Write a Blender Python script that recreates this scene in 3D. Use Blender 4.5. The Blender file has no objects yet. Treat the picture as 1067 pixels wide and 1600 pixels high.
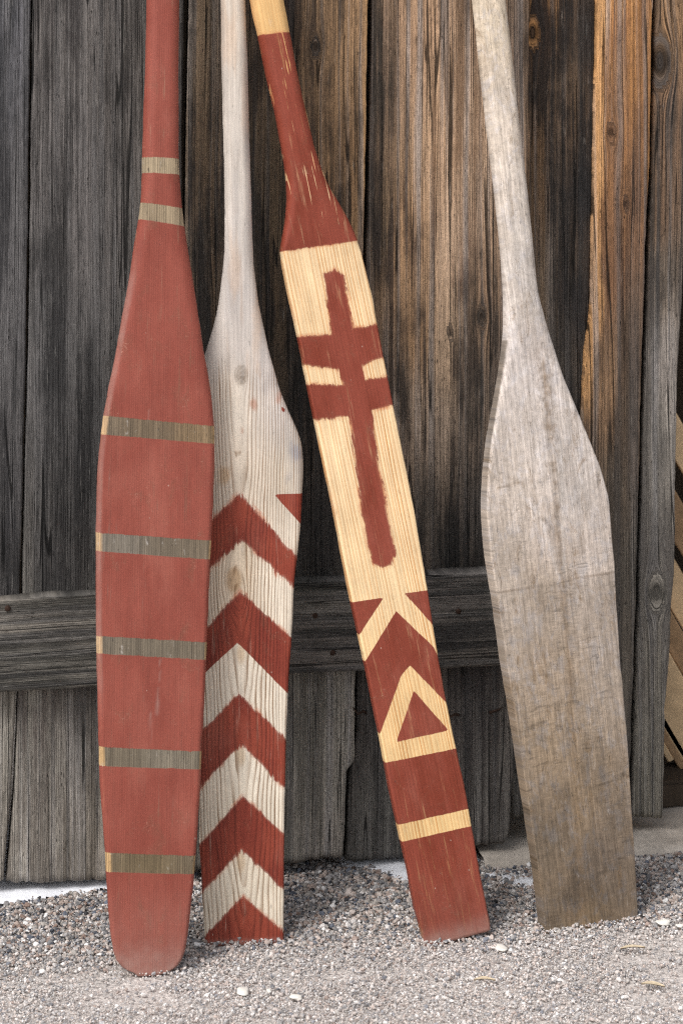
import bpy, bmesh, math, random
import numpy as np
from mathutils import Vector

random.seed(7)
RNG = np.random.default_rng(7)
scene = bpy.context.scene
COL = scene.collection

# ------------------------------------------------------------------ camera
F, U0, CAM_H = 3600.0, 533.5, 1.267          # focal length (px of a 1067 px wide frame), axis, eye height
cam = bpy.data.cameras.new('camera')
cam_o = bpy.data.objects.new('camera', cam)
COL.objects.link(cam_o)
cam_o.location = (0, 0, CAM_H)
cam_o.rotation_euler = (math.radians(90), 0, 0)
cam.sensor_fit = 'HORIZONTAL'
cam.sensor_width = 24.0
cam.lens = 24.0 * F / 1067.0
cam.shift_y = -800.0 / 1067.0
cam.clip_start, cam.clip_end = 0.05, 500
cam.dof.use_dof = True
cam.dof.focus_distance = 3.17
cam.dof.aperture_fstop = 6.3
scene.camera = cam_o

# ------------------------------------------------------------------ light
SUN_EL, SUN_AZ = math.radians(52), math.radians(-140)      # azimuth measured from +Y towards +X
world = bpy.data.worlds.new('World'); scene.world = world; world.use_nodes = True
wn = world.node_tree; wn.nodes.clear()
sky = wn.nodes.new('ShaderNodeTexSky'); sky.sky_type = 'NISHITA'; sky.sun_disc = False
sky.sun_elevation = SUN_EL; sky.sun_rotation = SUN_AZ
sky.dust_density = 4.0; sky.air_density = 1.0
hs = wn.nodes.new('ShaderNodeHueSaturation'); hs.inputs['Saturation'].default_value = 0.30
bg = wn.nodes.new('ShaderNodeBackground'); bg.inputs['Strength'].default_value = 0.12
wo = wn.nodes.new('ShaderNodeOutputWorld')
wn.links.new(sky.outputs[0], hs.inputs['Color']); wn.links.new(hs.outputs[0], bg.inputs['Color'])
wn.links.new(bg.outputs[0], wo.inputs['Surface'])
sun = bpy.data.lights.new('sun', 'SUN'); sun.energy = 1.5; sun.angle = math.radians(22); sun.color = (1.0, 0.975, 0.945)
sun_o = bpy.data.objects.new('sun', sun); COL.objects.link(sun_o)
sd = Vector((math.sin(SUN_AZ) * math.cos(SUN_EL), math.cos(SUN_AZ) * math.cos(SUN_EL), math.sin(SUN_EL)))
sun_o.rotation_euler = sd.to_track_quat('Z', 'Y').to_euler(); sun_o.location = (-2, -2, 4)
vs = scene.view_settings
scene.display_settings.display_device = 'sRGB'
vs.view_transform = 'Standard'; vs.look = 'None'; vs.gamma = 1.0; vs.use_curve_mapping = False
vs.exposure = 0.42
scene.render.engine = 'CYCLES'
cy = scene.cycles
cy.use_denoising = False                      # the wood grain is finer than the denoiser keeps
cy.max_bounces = 4; cy.diffuse_bounces = 3; cy.glossy_bounces = 2; cy.transmission_bounces = 0; cy.transparent_max_bounces = 2
cy.use_adaptive_sampling = True; cy.adaptive_threshold = 0.02
cy.pixel_filter_type = 'BLACKMAN_HARRIS'; cy.filter_width = 1.2

# ------------------------------------------------------------------ helpers
def S(c):
    c = np.asarray(c, float) / 255.0
    return np.where(c <= 0.04045, c / 12.92, ((c + 0.055) / 1.055) ** 2.4)

def tag(o, label=None, cat=None, group=None, kind=None):
    if label: o['label'] = label
    if cat: o['category'] = cat
    if group: o['group'] = group
    if kind: o['kind'] = kind
    return o

def empty(name, loc=(0, 0, 0)):
    o = bpy.data.objects.new(name, None); o.empty_display_size = 0.05
    COL.objects.link(o); o.location = loc
    return o

def hash2(ix, iy, seed):
    h = (ix.astype(np.int64) * 374761393 + iy.astype(np.int64) * 668265263 + seed * 974634777) & 0xffffffff
    h = ((h ^ (h >> 13)) * 1274126177) & 0xffffffff
    return ((h ^ (h >> 16)) & 0xffffff) / float(0xffffff)

def vnoise(x, y, seed=0):
    x = np.asarray(x, float); y = np.asarray(y, float) + 0 * x
    ix = np.floor(x); iy = np.floor(y); fx = x - ix; fy = y - iy
    fx = fx * fx * (3 - 2 * fx); fy = fy * fy * (3 - 2 * fy)
    a = hash2(ix, iy, seed); b = hash2(ix + 1, iy, seed); c = hash2(ix, iy + 1, seed); d = hash2(ix + 1, iy + 1, seed)
    return (a * (1 - fx) + b * fx) * (1 - fy) + (c * (1 - fx) + d * fx) * fy

def fbm(x, y, seed=0, octv=4):
    r = 0; a = 0.5; s = 0
    for k in range(octv):
        r = r + a * vnoise(np.asarray(x) * 2 ** k, np.asarray(y) * 2 ** k, seed + 17 * k); s += a; a *= 0.55
    return r / s

def sstep(a, b, x):
    t = np.clip((x - a) / (b - a), 0, 1)
    return t * t * (3 - 2 * t)

def ray(u, v):
    return np.array([(u - U0) / F, 1.0, -v / F])

def on_plane(u, v, p0, n):
    d = ray(u, v); o = np.array([0, 0, CAM_H])
    t = np.dot(p0 - o, n) / np.dot(d, n)
    return o + d * t

def on_ground(u, v, z=0.0):
    return on_plane(u, v, np.array([0, 0, z]), np.array([0, 0, 1.0]))

def mesh_np(name, verts, faces, mat, parent=None, smooth=True, attrs=None, loc=None):
    me = bpy.data.meshes.new(name)
    verts = np.asarray(verts, float)
    me.from_pydata(verts.tolist(), [], faces if isinstance(faces, list) else faces.tolist())
    if attrs:
        for k, a in attrs.items():
            a = np.asarray(a, np.float32)
            if a.ndim == 1:
                at = me.attributes.new(k, 'FLOAT', 'POINT'); at.data.foreach_set('value', a)
            else:
                if k.startswith('tone'):
                    a4 = np.concatenate([a, np.ones((len(a), 1), np.float32)], 1)
                    at = me.attributes.new(k, 'FLOAT_COLOR', 'POINT'); at.data.foreach_set('color', a4.ravel())
                else:
                    at = me.attributes.new(k, 'FLOAT_VECTOR', 'POINT'); at.data.foreach_set('vector', a.ravel())
    me.polygons.foreach_set('use_smooth', np.full(len(me.polygons), smooth))
    me.update()
    o = bpy.data.objects.new(name, me)
    if mat: me.materials.append(mat)
    COL.objects.link(o)
    if parent:
        o.parent = parent
    return o

class NT:
    """small node-tree writer"""
    def __init__(s, name):
        s.mat = bpy.data.materials.new(name); s.mat.use_nodes = True
        s.t = s.mat.node_tree; s.t.nodes.clear()
    def n(s, typ, ins=None, **kw):
        nd = s.t.nodes.new('ShaderNode' + typ)
        for k, v in kw.items(): setattr(nd, k, v)
        for k, v in (ins or {}).items():
            s.put(nd.inputs[k], v)
        return nd
    def put(s, sock, v):
        if isinstance(v, bpy.types.NodeSocket): s.t.links.new(v, sock)
        else:
            if sock.type == 'RGBA' and len(v) == 3: v = (*v, 1)
            sock.default_value = v
    def m(s, op, a, b=0.0, c=None, clamp=False):
        ins = {0: a, 1: b}
        if c is not None: ins[2] = c
        return s.n('Math', ins, operation=op, use_clamp=clamp).outputs[0]
    def mix(s, f, a, b, mode='MIX'):
        nd = s.t.nodes.new('ShaderNodeMix'); nd.data_type = 'RGBA'; nd.blend_type = mode
        s.put(nd.inputs[0], f); s.put(nd.inputs[6], a); s.put(nd.inputs[7], b)
        return nd.outputs[2]
    def sm(s, x, a, b, c=0.0, d=1.0):
        nd = s.n('MapRange', {0: x, 1: a, 2: b, 3: c, 4: d}, interpolation_type='SMOOTHSTEP')
        return nd.outputs[0]
    def lin(s, x, a, b, c=0.0, d=1.0):
        return s.n('MapRange', {0: x, 1: a, 2: b, 3: c, 4: d}).outputs[0]
    def attr(s, name, typ='GEOMETRY'):
        return s.n('Attribute', attribute_name=name, attribute_type=typ)
    def scale(s, vec, sc):
        return s.n('VectorMath', {0: vec, 1: sc}, operation='MULTIPLY').outputs[0]
    def noise(s, vec, sc=(1, 1, 1), detail=3.0, rough=0.55, dist=0.0):
        return s.n('TexNoise', {'Vector': s.scale(vec, sc), 'Scale': 1.0, 'Detail': detail, 'Roughness': rough, 'Distortion': dist}).outputs[0]
    def vor(s, vec, sc):
        return s.n('TexVoronoi', {'Vector': s.scale(vec, sc), 'Scale': 1.0})
    def mulf(s, col, f):
        c = s.n('CombineXYZ', {0: f, 1: f, 2: f}).outputs[0]
        return s.mix(1.0, col, c, 'MULTIPLY')
    def out(s, col, rough=0.8, spec=0.2, height=None, bstr=0.5, bdist=0.001, **kw):
        p = s.n('BsdfPrincipled', {'Base Color': col, 'Roughness': rough, 'Specular IOR Level': spec})
        for k, v in kw.items(): s.put(p.inputs[k.replace('_', ' ')], v)
        if height is not None:
            b = s.n('Bump', {'Height': height, 'Strength': bstr, 'Distance': bdist})
            s.t.links.new(b.outputs[0], p.inputs['Normal'])
        o = s.n('OutputMaterial', {'Surface': p.outputs[0]})
        return s.mat

# ------------------------------------------------------------------ materials
def weathered_wood():
    t = NT('weathered_planks')
    gc = t.attr('gc').outputs['Vector']
    A = t.attr('tone_a').outputs['Color']; B = t.attr('tone_b').outputs['Color']
    kn = t.attr('knot').outputs['Fac']
    n1 = t.noise(gc, (130, 1.25, 1), 3, 0.65)
    n1b = t.noise(gc, (430, 2.6, 1), 2, 0.6)
    blot = t.noise(gc, (18, 8, 1), 5, 0.65)
    n2 = t.noise(gc, (640, 7, 1), 3, 0.65)
    n3 = t.noise(gc, (1500, 70, 1), 1, 0.5)
    pit = t.noise(gc, (480, 90, 1), 2, 0.65)
    big = t.noise(gc, (26, 2.3, 1), 3, 0.6, 0.4)
    f = t.m('ADD', t.m('MULTIPLY', n1, 0.72), t.m('MULTIPLY', n1b, 0.25))
    f = t.m('ADD', f, t.m('MULTIPLY', t.m('SUBTRACT', blot, 0.5), 0.65))
    f = t.m('ADD', f, t.m('MULTIPLY', t.m('SUBTRACT', big, 0.5), 0.95))
    f = t.sm(f, 0.33, 0.62)
    col = t.mix(f, t.mulf(B, 1.22), t.mulf(A, 1.08))
    # silvered and tanned strips side by side
    hue = t.noise(gc, (95, 1.1, 1), 2, 0.6)
    lum = t.n('RGBToBW', {0: col}).outputs[0]
    col = t.mix(t.sm(hue, 0.46, 0.66, 0.0, 0.55), col, t.mulf((1.04, 1.0, 0.99), lum))
    g = t.sm(n2, 0.36, 0.62)
    cf = t.sm(t.noise(gc, (11, 2.6, 3), 3, 0.6), 0.40, 0.60, 0.25, 1.0)     # smooth and fibrous patches
    gm = t.m('ADD', 1.28, t.m('MULTIPLY', t.m('SUBTRACT', t.lin(g, 0, 1, 1.04, 1.50), 1.28), cf))
    col = t.mulf(col, gm)
    col = t.mulf(col, t.lin(n3, 0.3, 0.7, 0.76, 1.28))
    col = t.mulf(col, t.sm(pit, 0.26, 0.40, 0.45, 1.0))
    # drying checks along the grain: thin long black lines
    cr = t.m('ABSOLUTE', t.m('SUBTRACT', t.noise(gc, (120, 0.9, 1), 1, 0.5), 0.5))
    crk = t.m('MULTIPLY', t.sm(cr, 0.005, 0.017, 1.0, 0.0), t.sm(n1, 0.44, 0.54))
    cr2 = t.m('ABSOLUTE', t.m('SUBTRACT', n1b, 0.47))
    crk2 = t.m('MULTIPLY', t.sm(cr2, 0.006, 0.020, 1.0, 0.0), t.sm(blot, 0.50, 0.62))
    crk = t.m('MAXIMUM', crk, t.m('MULTIPLY', crk2, 0.75))
    spl = t.m('ABSOLUTE', t.m('SUBTRACT', t.noise(gc, (42, 0.75, 1), 1, 0.5, 0.15), 0.52))
    spl = t.m('MULTIPLY', t.sm(spl, 0.003, 0.009, 1.0, 0.0), t.sm(big, 0.46, 0.54))
    crk = t.m('MAXIMUM', crk, spl)
    col = t.mulf(col, t.lin(crk, 0, 1, 1.0, 0.14))
    # mould flecks
    v = t.vor(gc, (300, 80, 1))
    pick = t.m('GREATER_THAN', t.n('SeparateColor', {0: v.outputs['Color']}).outputs[0], 0.82)
    fleck = t.m('MULTIPLY', t.sm(v.outputs['Distance'], 0.14, 0.30, 1.0, 0.0), pick)
    fleck = t.m('MULTIPLY', fleck, t.sm(blot, 0.40, 0.56))
    col = t.mulf(col, t.lin(fleck, 0, 1, 1.0, 0.22))
    # pale rubbed fibres and scuffs
    sc = t.noise(gc, (330, 24, 1), 3, 0.75, 0.4)
    col = t.mix(t.m('MULTIPLY', t.sm(sc, 0.60, 0.74), 0.50), col, t.mix(0.5, A, (0.42, 0.40, 0.37)))
    col = t.mulf(col, t.lin(kn, 0, 1, 1.0, 0.30))
    h = t.m('SUBTRACT', g, t.m('MULTIPLY', crk, 1.8))
    h = t.m('ADD', h, t.m('MULTIPLY', n1b, 0.5))
    return t.out(col, 0.80, 0.25, h, 0.8, 0.0011)

def paddle_mat(name, red, line_k, line_col, through, red_rough=0.55, fibre=1.0, saw=0.0, red2=None):
    t = NT(name)
    gc = t.attr('gc').outputs['Vector']
    tone = t.attr('tone').outputs['Color']
    ring = t.attr('ring').outputs['Fac']; lk = t.attr('line').outputs['Fac']
    paint = t.attr('paint').outputs['Fac']; rag = t.attr('rag').outputs['Fac']
    wear = t.attr('wear').outputs['Fac']; dust = t.attr('dust').outputs['Fac']
    wob = t.noise(gc, (60, 5, 1), 3, 0.55)
    fr = t.m('FRACT', t.m('ADD', ring, t.m('MULTIPLY', wob, 0.9)))
    line = t.m('MULTIPLY', t.sm(fr, 0.35, 0.86), t.sm(fr, 0.88, 1.0, 1.0, 0.0))
    varl = t.noise(gc, (95, 1.6, 1), 3, 0.65)
    line = t.m('MULTIPLY', line, t.lin(varl, 0.32, 0.66, 0.12, 1.0))
    line = t.m('MULTIPLY', line, lk)
    n2 = t.noise(gc, (500, 9, 1), 4, 0.6); n3 = t.noise(gc, (1500, 60, 1), 2)
    blot = t.noise(gc, (28, 16, 1), 4, 0.65)
    wood = t.mix(t.m('MULTIPLY', line, line_k), tone, line_col)
    wood = t.mulf(wood, t.lin(n2, 0.3, 0.7, 1 - 0.16 * fibre, 1 + 0.10 * fibre))
    wood = t.mulf(wood, t.lin(n3, 0.3, 0.7, 1 - 0.07 * fibre, 1 + 0.06 * fibre))
    wood = t.mulf(wood, t.lin(blot, 0.3, 0.7, 0.86, 1.08))
    stk = t.noise(gc, (210, 2.4, 1), 4, 0.7)
    wood = t.mulf(wood, t.lin(stk, 0.32, 0.68, 1 - 0.17 * fibre, 1 + 0.10 * fibre))
    scf = t.noise(gc, (110, 45, 1), 4, 0.75)
    wood = t.mix(t.sm(scf, 0.60, 0.72, 0.0, 0.22 * fibre), wood, (0.60, 0.56, 0.52))
    spk = t.noise(gc, (260, 60, 1), 2, 0.7)
    wood = t.mulf(wood, t.sm(spk, 0.25, 0.36, 1 - 0.38 * fibre, 1.0))
    h = t.m('ADD', t.m('MULTIPLY', n2, 0.5), t.m('MULTIPLY', line, 0.7))
    if saw:
        sw = t.noise(gc, (70, 560, 1), 3, 0.7, 0.3); sw2 = t.noise(gc, (26, 120, 1), 4, 0.7, 0.5)
        wv = t.noise(gc, (620, 24, 1), 3, 0.65); mot = t.noise(gc, (150, 110, 1), 4, 0.75)
        where = t.m('MULTIPLY', t.sm(t.noise(gc, (14, 9, 1), 2), 0.40, 0.62, 0.35, 1.0), wear)
        wood = t.mulf(wood, t.lin(t.m('MULTIPLY', t.m('SUBTRACT', sw, 0.5), where), -0.2, 0.2, 1 - 0.22 * saw, 1 + 0.18 * saw))
        wood = t.mulf(wood, t.lin(wv, 0.3, 0.7, 1 - 0.22 * saw, 1 + 0.16 * saw))
        wood = t.mulf(wood, t.lin(mot, 0.25, 0.75, 1 - 0.30 * saw, 1 + 0.24 * saw))
        wood = t.mulf(wood, t.sm(t.m('ADD', sw2, t.m('MULTIPLY', where, -0.1)), 0.22, 0.36, 1 - 0.38 * saw, 1.0))
        wood = t.mix(t.sm(t.noise(gc, (75, 38, 1), 4, 0.7, 0.5), 0.48, 0.66, 0.0, 0.40), wood, t.mulf((0.98, 0.93, 0.94), t.m('MULTIPLY', t.n('RGBToBW', {0: wood}).outputs[0], 1.22)))
        stn = t.noise(gc, (40, 16, 1), 6, 0.75, 1.2)
        wood = t.mix(t.m('MULTIPLY', t.sm(stn, 0.55, 0.70), 0.60), wood, tuple(S((128, 104, 76))))
        grz = t.m('ABSOLUTE', t.m('SUBTRACT', t.noise(gc, (60, 22, 1), 3, 0.55, 1.4), 0.5))
        grz = t.m('MULTIPLY', t.sm(grz, 0.002, 0.012, 1, 0), t.sm(stn, 0.46, 0.60))
        wood = t.mulf(wood, t.lin(grz, 0, 1, 1.0, 0.62))
        h = t.m('ADD', h, t.m('MULTIPLY', mot, 0.6 * saw)); h = t.m('SUBTRACT', h, t.m('MULTIPLY', grz, 0.6))
    # paint
    rn = t.noise(gc, (300, 42, 1), 5, 0.75); rn2 = t.noise(gc, (60, 40, 1), 4, 0.65)
    rr = t.m('ADD', t.m('MULTIPLY', t.m('MULTIPLY', t.m('SUBTRACT', rn, 0.48), 6.0), t.sm(rn2, 0.44, 0.60, 0.10, 1.0)), t.m('MULTIPLY', t.m('SUBTRACT', rn2, 0.5), 2.4))
    pd = t.m('ADD', paint, t.m('MULTIPLY', rr, rag))
    pm = t.sm(pd, t.m('MULTIPLY', rag, -0.13), t.m('ADD', t.m('MULTIPLY', rag, 0.10), 0.0003))
    thin = t.sm(pd, 0.0003, t.m('ADD', t.m('MULTIPLY', rag, 0.8), 0.0005), 0.75, 1.0)
    # worn flecks along the grain
    fl = t.noise(gc, (330, 13, 1), 3, 0.6)
    wm = t.sm(t.m('ADD', fl, t.m('MULTIPLY', wear, 0.30)), 0.80, 0.84)
    pm2 = t.m('MULTIPLY', t.m('MULTIPLY', pm, thin), t.m('SUBTRACT', 1.0, wm))
    pv = t.noise(gc, (22, 9, 1), 4, 0.6); pf = t.noise(gc, (300, 10, 1), 3)
    r2 = red2 if red2 is not None else tuple(np.array(red) * np.array((0.80, 0.72, 0.72)))
    rc = t.mix(t.sm(pv, 0.35, 0.68), red, r2)
    rc = t.mulf(rc, t.lin(pf, 0.3, 0.7, 0.93, 1.06))
    smu = t.noise(gc, (34, 20, 1), 5, 0.7, 0.6)                      # grubby smears and sun-faded patches
    rc = t.mix(t.sm(smu, 0.54, 0.72, 0.0, 0.34), rc, tuple(S((112, 78, 60))))
    rc = t.mix(t.sm(t.noise(gc, (16, 6, 1), 4, 0.65), 0.52, 0.70, 0.0, 0.22), rc, tuple(S((178, 112, 96))))
    sct = t.m('ABSOLUTE', t.m('SUBTRACT', t.noise(gc, (42, 60, 1), 2, 0.5, 1.5), 0.5))
    rc = t.mix(t.m('MULTIPLY', t.sm(sct, 0.001, 0.006, 1, 0), t.sm(smu, 0.52, 0.64, 0.0, 0.35)), rc, tuple(S((200, 150, 132))))
    rc = t.mulf(rc, t.lin(t.m('MULTIPLY', line, through), 0, 1, 1.0, 0.40))
    # nicks and dirt specks in the paint
    v = t.vor(gc, (120, 70, 1))
    cs = t.n('SeparateColor', {0: v.outputs['Color']})
    nick = t.m('MULTIPLY', t.sm(v.outputs['Distance'], 0.05, 0.11, 1.0, 0.0), t.m('GREATER_THAN', cs.outputs[0], 0.90))
    rc = t.mix(t.m('MULTIPLY', nick, 0.55), rc, t.mix(t.m('GREATER_THAN', cs.outputs[1], 0.5), (0.06, 0.03, 0.03), (0.62, 0.50, 0.42)))
    halo = t.m('MULTIPLY', t.sm(pd, t.m('MULTIPLY', rag, -1.5), 0.0), t.m('MULTIPLY', t.sm(t.noise(gc, (48, 22, 1), 4, 0.7), 0.46, 0.62, 0.05, 0.62), t.m('GREATER_THAN', rag, 0.0012)))
    wood = t.mix(halo, wood, tuple(S((184, 104, 70))))              # thin colour dragged past the edge
    pm2 = t.m('MULTIPLY', pm2, t.sm(t.noise(gc, (150, 9, 1), 4, 0.7), 0.28, 0.42, 0.72, 1.0))
    col = t.mix(pm2, wood, rc)
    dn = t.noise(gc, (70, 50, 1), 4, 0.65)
    dm = t.m('MULTIPLY', dust, t.lin(dn, 0.3, 0.7, 0.45, 1.0), clamp=True)  # dust and pale streaks, plus the red paddle's painted bevel highlight
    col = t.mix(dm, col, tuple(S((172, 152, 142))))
    rough = t.lin(pm, 0, 1, 0.78, red_rough)
    h = t.m('ADD', h, t.m('MULTIPLY', pm, 0.3))
    h = t.m('SUBTRACT', h, t.m('MULTIPLY', nick, 0.5))
    return t.out(col, rough, 0.22, h, 0.40, 0.0006)

def gravel_mat():
    t = NT('gravel_stones')
    c = t.attr('col', 'INSTANCER').outputs['Color']
    tc = t.n('TexCoord').outputs['Object']
    n = t.noise(tc, (3, 3, 3), 4, 0.7); n2 = t.noise(tc, (14, 14, 14), 2, 0.6)
    c = t.mulf(c, t.lin(n, 0.3, 0.7, 0.78, 1.2)); c = t.mulf(c, t.lin(n2, 0.3, 0.7, 0.8, 1.2))
    return t.out(c, 0.75, 0.3)

def ground_mat():
    t = NT('packed_grit')
    p = t.n('NewGeometry').outputs['Position']
    v = t.vor(p, (230, 230, 230)); v2 = t.vor(p, (520, 520, 520))
    cs = t.n('SeparateColor', {0: v.outputs['Color']}).outputs[0]
    cs2 = t.n('SeparateColor', {0: v2.outputs['Color']}).outputs[1]
    big = t.noise(p, (5, 5, 5), 4, 0.6)
    c = t.mix(cs, tuple(S((158, 152, 148))), tuple(S((212, 206, 201))))
    c = t.mix(t.m('MULTIPLY', cs2, 0.55), c, tuple(S((214, 204, 198))))
    c = t.mulf(c, t.lin(big, 0.3, 0.7, 0.85, 1.12))
    h = t.m('SUBTRACT', 1.0, t.m('ADD', v.outputs['Distance'], t.m('MULTIPLY', v2.outputs['Distance'], 0.5)))
    return t.out(c, 0.9, 0.2, h, 0.8, 0.0015)

def simple_mat(name, c, rough=0.8, var=0.25, sc=40, bump=0.0015, stretch=(1, 1, 1), metallic=0.0, spec=0.25):
    t = NT(name)
    p = t.n('TexCoord').outputs['Object']
    st = tuple(sc * k for k in stretch)
    n = t.noise(p, st, 5, 0.62); n2 = t.noise(p, tuple(6 * k for k in st), 3, 0.6)
    col = t.mulf(tuple(S(c)) if max(c) > 1.5 else c, t.lin(n, 0.3, 0.7, 1 - var, 1 + var))
    col = t.mulf(col, t.lin(n2, 0.3, 0.7, 1 - var * 0.6, 1 + var * 0.6))
    return t.out(col, rough, spec, t.m('ADD', n, t.m('MULTIPLY', n2, 0.4)), 0.7, bump, Metallic=metallic)

M_PLANK = weathered_wood()
M_GRAVEL = gravel_mat(); M_GROUND = ground_mat()
M_SNOW = simple_mat('snow', (232, 234, 240), 0.6, 0.05, 60, 0.002)
M_STONE = simple_mat('stone_slab', (182, 173, 162), 0.9, 0.22, 18, 0.002)
M_IRON = simple_mat('rusty_iron', (62, 46, 38), 0.75, 0.35, 300, 0.0004, metallic=0.3)
M_DARK = simple_mat('old_dark_boards', (70, 60, 50), 0.9, 0.3, 30, 0.001, (1, 1, 0.08))
M_TIMBER = simple_mat('sawn_timber', (222, 192, 152), 0.8, 0.22, 40, 0.0008, (0.25, 3, 0.25))
M_TIMBER2 = simple_mat('old_sawn_timber', (168, 138, 106), 0.85, 0.25, 40, 0.0008, (0.25, 3, 0.25))
M_PEBBLE = simple_mat('white_pebble', (226, 222, 214), 0.6, 0.08, 120, 0.0004)
M_LEAF = simple_mat('dry_leaf', (196, 180, 154), 0.7, 0.2, 150, 0.0005)

# ------------------------------------------------------------------ ground
def build_ground():
    z = -0.0035
    xs = [-80, -1.5, 1.8, 80]; ys = [-60, 1.2, 3.6, 120]
    v = [(x, y, z) for y in ys for x in xs]
    f = [(r * 4 + c, r * 4 + c + 1, r * 4 + c + 5, r * 4 + c + 4) for r in range(3) for c in range(3)]
    tag(mesh_np('ground', v, f, M_GROUND, smooth=False), kind='structure')
build_ground()

# ------------------------------------------------------------------ planks
WALL_A = math.radians(11.1)
W0 = np.array([-0.4816, 3.25, 0.0]); WT = np.array([math.cos(WALL_A), math.sin(WALL_A), 0]); WN = np.array([math.sin(WALL_A), -math.cos(WALL_A), 0])

def wall_sz(u, v, d=0.0):
    p = on_plane(u, v, W0 + WN * d, WN)
    return np.dot(p - W0, WT), p[2]

def idw(px, pq, pts, cols, kx=3.0):
    w = 0; acc = 0
    for (x, q), c in zip(pts, cols):
        d2 = ((px - x) * kx) ** 2 + (pq - q) ** 2 + 0.0012
        wi = d2 ** -1.6
        w = w + wi; acc = acc + wi[:, None] * np.asarray(c)[None]
    return acc / w[:, None]

def plank(name, parent, left, right, end, top, tones, d=0.0, thick=0.026, horizontal=False,
          knots=(), edges=(), seed=0, step=(0.0028, 0.006), end_rag=0.004, cup=0.0015, top_rag=0.0, wob=0.0012):
    """left/right: [(u,v)...] edge lines, end: [(u,v)...] the bottom (or right-hand) end; all in the frame of the wall.
    vertical: across = s, along = z; horizontal: across = z, along = s"""
    cv = lambda P: np.array([wall_sz(u, v, d) for u, v in P])
    ia, iq = (1, 0) if horizontal else (0, 1)
    L, R, E = cv(left), cv(right), cv(end)
    def edge_fn(P):
        o = np.argsort(P[:, iq]); q = P[o, iq]; a = P[o, ia]
        def f(x):
            r = np.interp(x, q, a)
            s0 = (a[1] - a[0]) / (q[1] - q[0]); s1 = (a[-1] - a[-2]) / (q[-1] - q[-2])
            r = np.where(x < q[0], a[0] + s0 * (x - q[0]), r)
            return np.where(x > q[-1], a[-1] + s1 * (x - q[-1]), r)
        return f
    fl, fr = edge_fn(L), edge_fn(R)
    o = np.argsort(E[:, ia]); Ea, Eq = E[o, ia], E[o, iq]
    wmean = float(np.mean(np.abs(R[:, ia].mean() - L[:, ia].mean())))
    nx = max(6, int(wmean / step[0]))
    fx = np.concatenate([[0, 0.0008, 0.0022], np.linspace(0.0045, wmean - 0.0045, nx), [wmean - 0.0022, wmean - 0.0008, wmean]]) / wmean
    qend = Eq.mean(); nq = max(8, int(abs(top - qend) / step[1]))
    rr = np.linspace(0, 1, nq)
    FX, RR = np.meshgrid(fx, rr)                         # rows run from the far end (top) to `end`
    a_end = fl(np.full(len(fx), qend)) * (1 - fx) + fr(np.full(len(fx), qend)) * fx
    qe = np.interp(a_end, Ea, Eq)
    sg = 1 if top > qend else -1
    rag = end_rag * (fbm(a_end * 220, 0 * a_end, seed + 5, 3) - 0.3) + end_rag * 2.2 * np.maximum(0, vnoise(a_end * 70, 0 * a_end, seed + 9) - 0.72)
    qe = qe + sg * rag
    qt = top - sg * top_rag * fbm(a_end * 200, 0 * a_end, seed + 55, 2)
    Q = qt[None] + (qe - qt)[None] * RR
    lo = fl(Q) + (fbm(Q * 14, 0 * Q, seed + 1, 4) - 0.5) * 2 * wob + (vnoise(Q * 120, 0 * Q, seed + 2) - 0.5) * 0.0008
    hi = fr(Q) + (fbm(Q * 14, 0 * Q, seed + 3, 4) - 0.5) * 2 * wob + (vnoise(Q * 120, 0 * Q, seed + 4) - 0.5) * 0.0008
    A = lo + (hi - lo) * FX
    # grain bends round knots
    ga = A + 0.004 * (fbm(Q * 3.0, A * 5, seed + 31, 3) - 0.5) * 2
    kd = np.zeros_like(A)
    for (ku, kv, kr) in knots:
        ks = wall_sz(ku, kv, d); ka, kq = ks[ia], ks[iq]
        dx = A - ka; dq = (Q - kq) * 0.42
        r2 = dx * dx + dq * dq + 1e-9; rk = np.sqrt(r2)
        w = np.minimum(1.0, (kr * 1.1) ** 2 / r2)
        ga = np.where(rk > kr * 1.1, ga - dx * w * 0.95, ka + 0.37 + rk * 0.9)
        rk2 = np.sqrt(dx * dx + (Q - kq) ** 2 * 0.7)
        kd = np.maximum(kd, sstep(kr * 1.25, kr * 0.75, rk2) * (0.92 + 0.08 * np.sin(rk2 / kr * 14)))
    dist = np.minimum(A - lo, hi - A); dist_end = np.abs(Q - qe[None])
    er = 0.0045
    rnd = lambda x, e: e * (1 - np.sqrt(np.clip(1 - (1 - np.clip(x / e, 0, 1)) ** 2, 0, 1)))
    D = d - rnd(dist, er) - rnd(dist_end, 0.004) + cup * ((FX - 0.5) * 2) ** 2 * (1 if seed % 2 else -1)
    D = D + 0.0011 * (fbm(ga * 210, Q * 5, seed + 41, 3) - 0.5) + 0.0025 * (fbm(A * 12, Q * 2.2, seed + 43, 3) - 0.5)
    D = D - kd * 0.0015
    npx = A.size
    fA, fQ = A.ravel(), Q.ravel()
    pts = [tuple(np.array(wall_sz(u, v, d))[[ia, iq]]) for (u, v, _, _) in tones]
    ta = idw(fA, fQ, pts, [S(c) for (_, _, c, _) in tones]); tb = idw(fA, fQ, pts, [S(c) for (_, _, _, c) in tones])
    for (side, width, v0, v1, c, amt) in edges:          # bare, rubbed edges
        q0, q1 = wall_sz(500, v0, d)[1], wall_sz(500, v1, d)[1]
        e = (A - lo if side == 'l' else hi - A).ravel()
        wv = width * (0.45 + 1.1 * fbm(fQ * 16, fA * 0, seed + 61, 4))
        m = sstep(1.0, 0.45, e / wv) * sstep(q1 - 0.05, q1 + 0.03, fQ) * amt
        m = m * sstep(0.18, 0.42, fbm(fQ * 22, fA * 60, seed + 63, 3))
        cc = S(c); ta = ta * (1 - m[:, None]) + cc * m[:, None]; tb = tb * (1 - m[:, None]) + cc * 0.62 * m[:, None]
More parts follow.
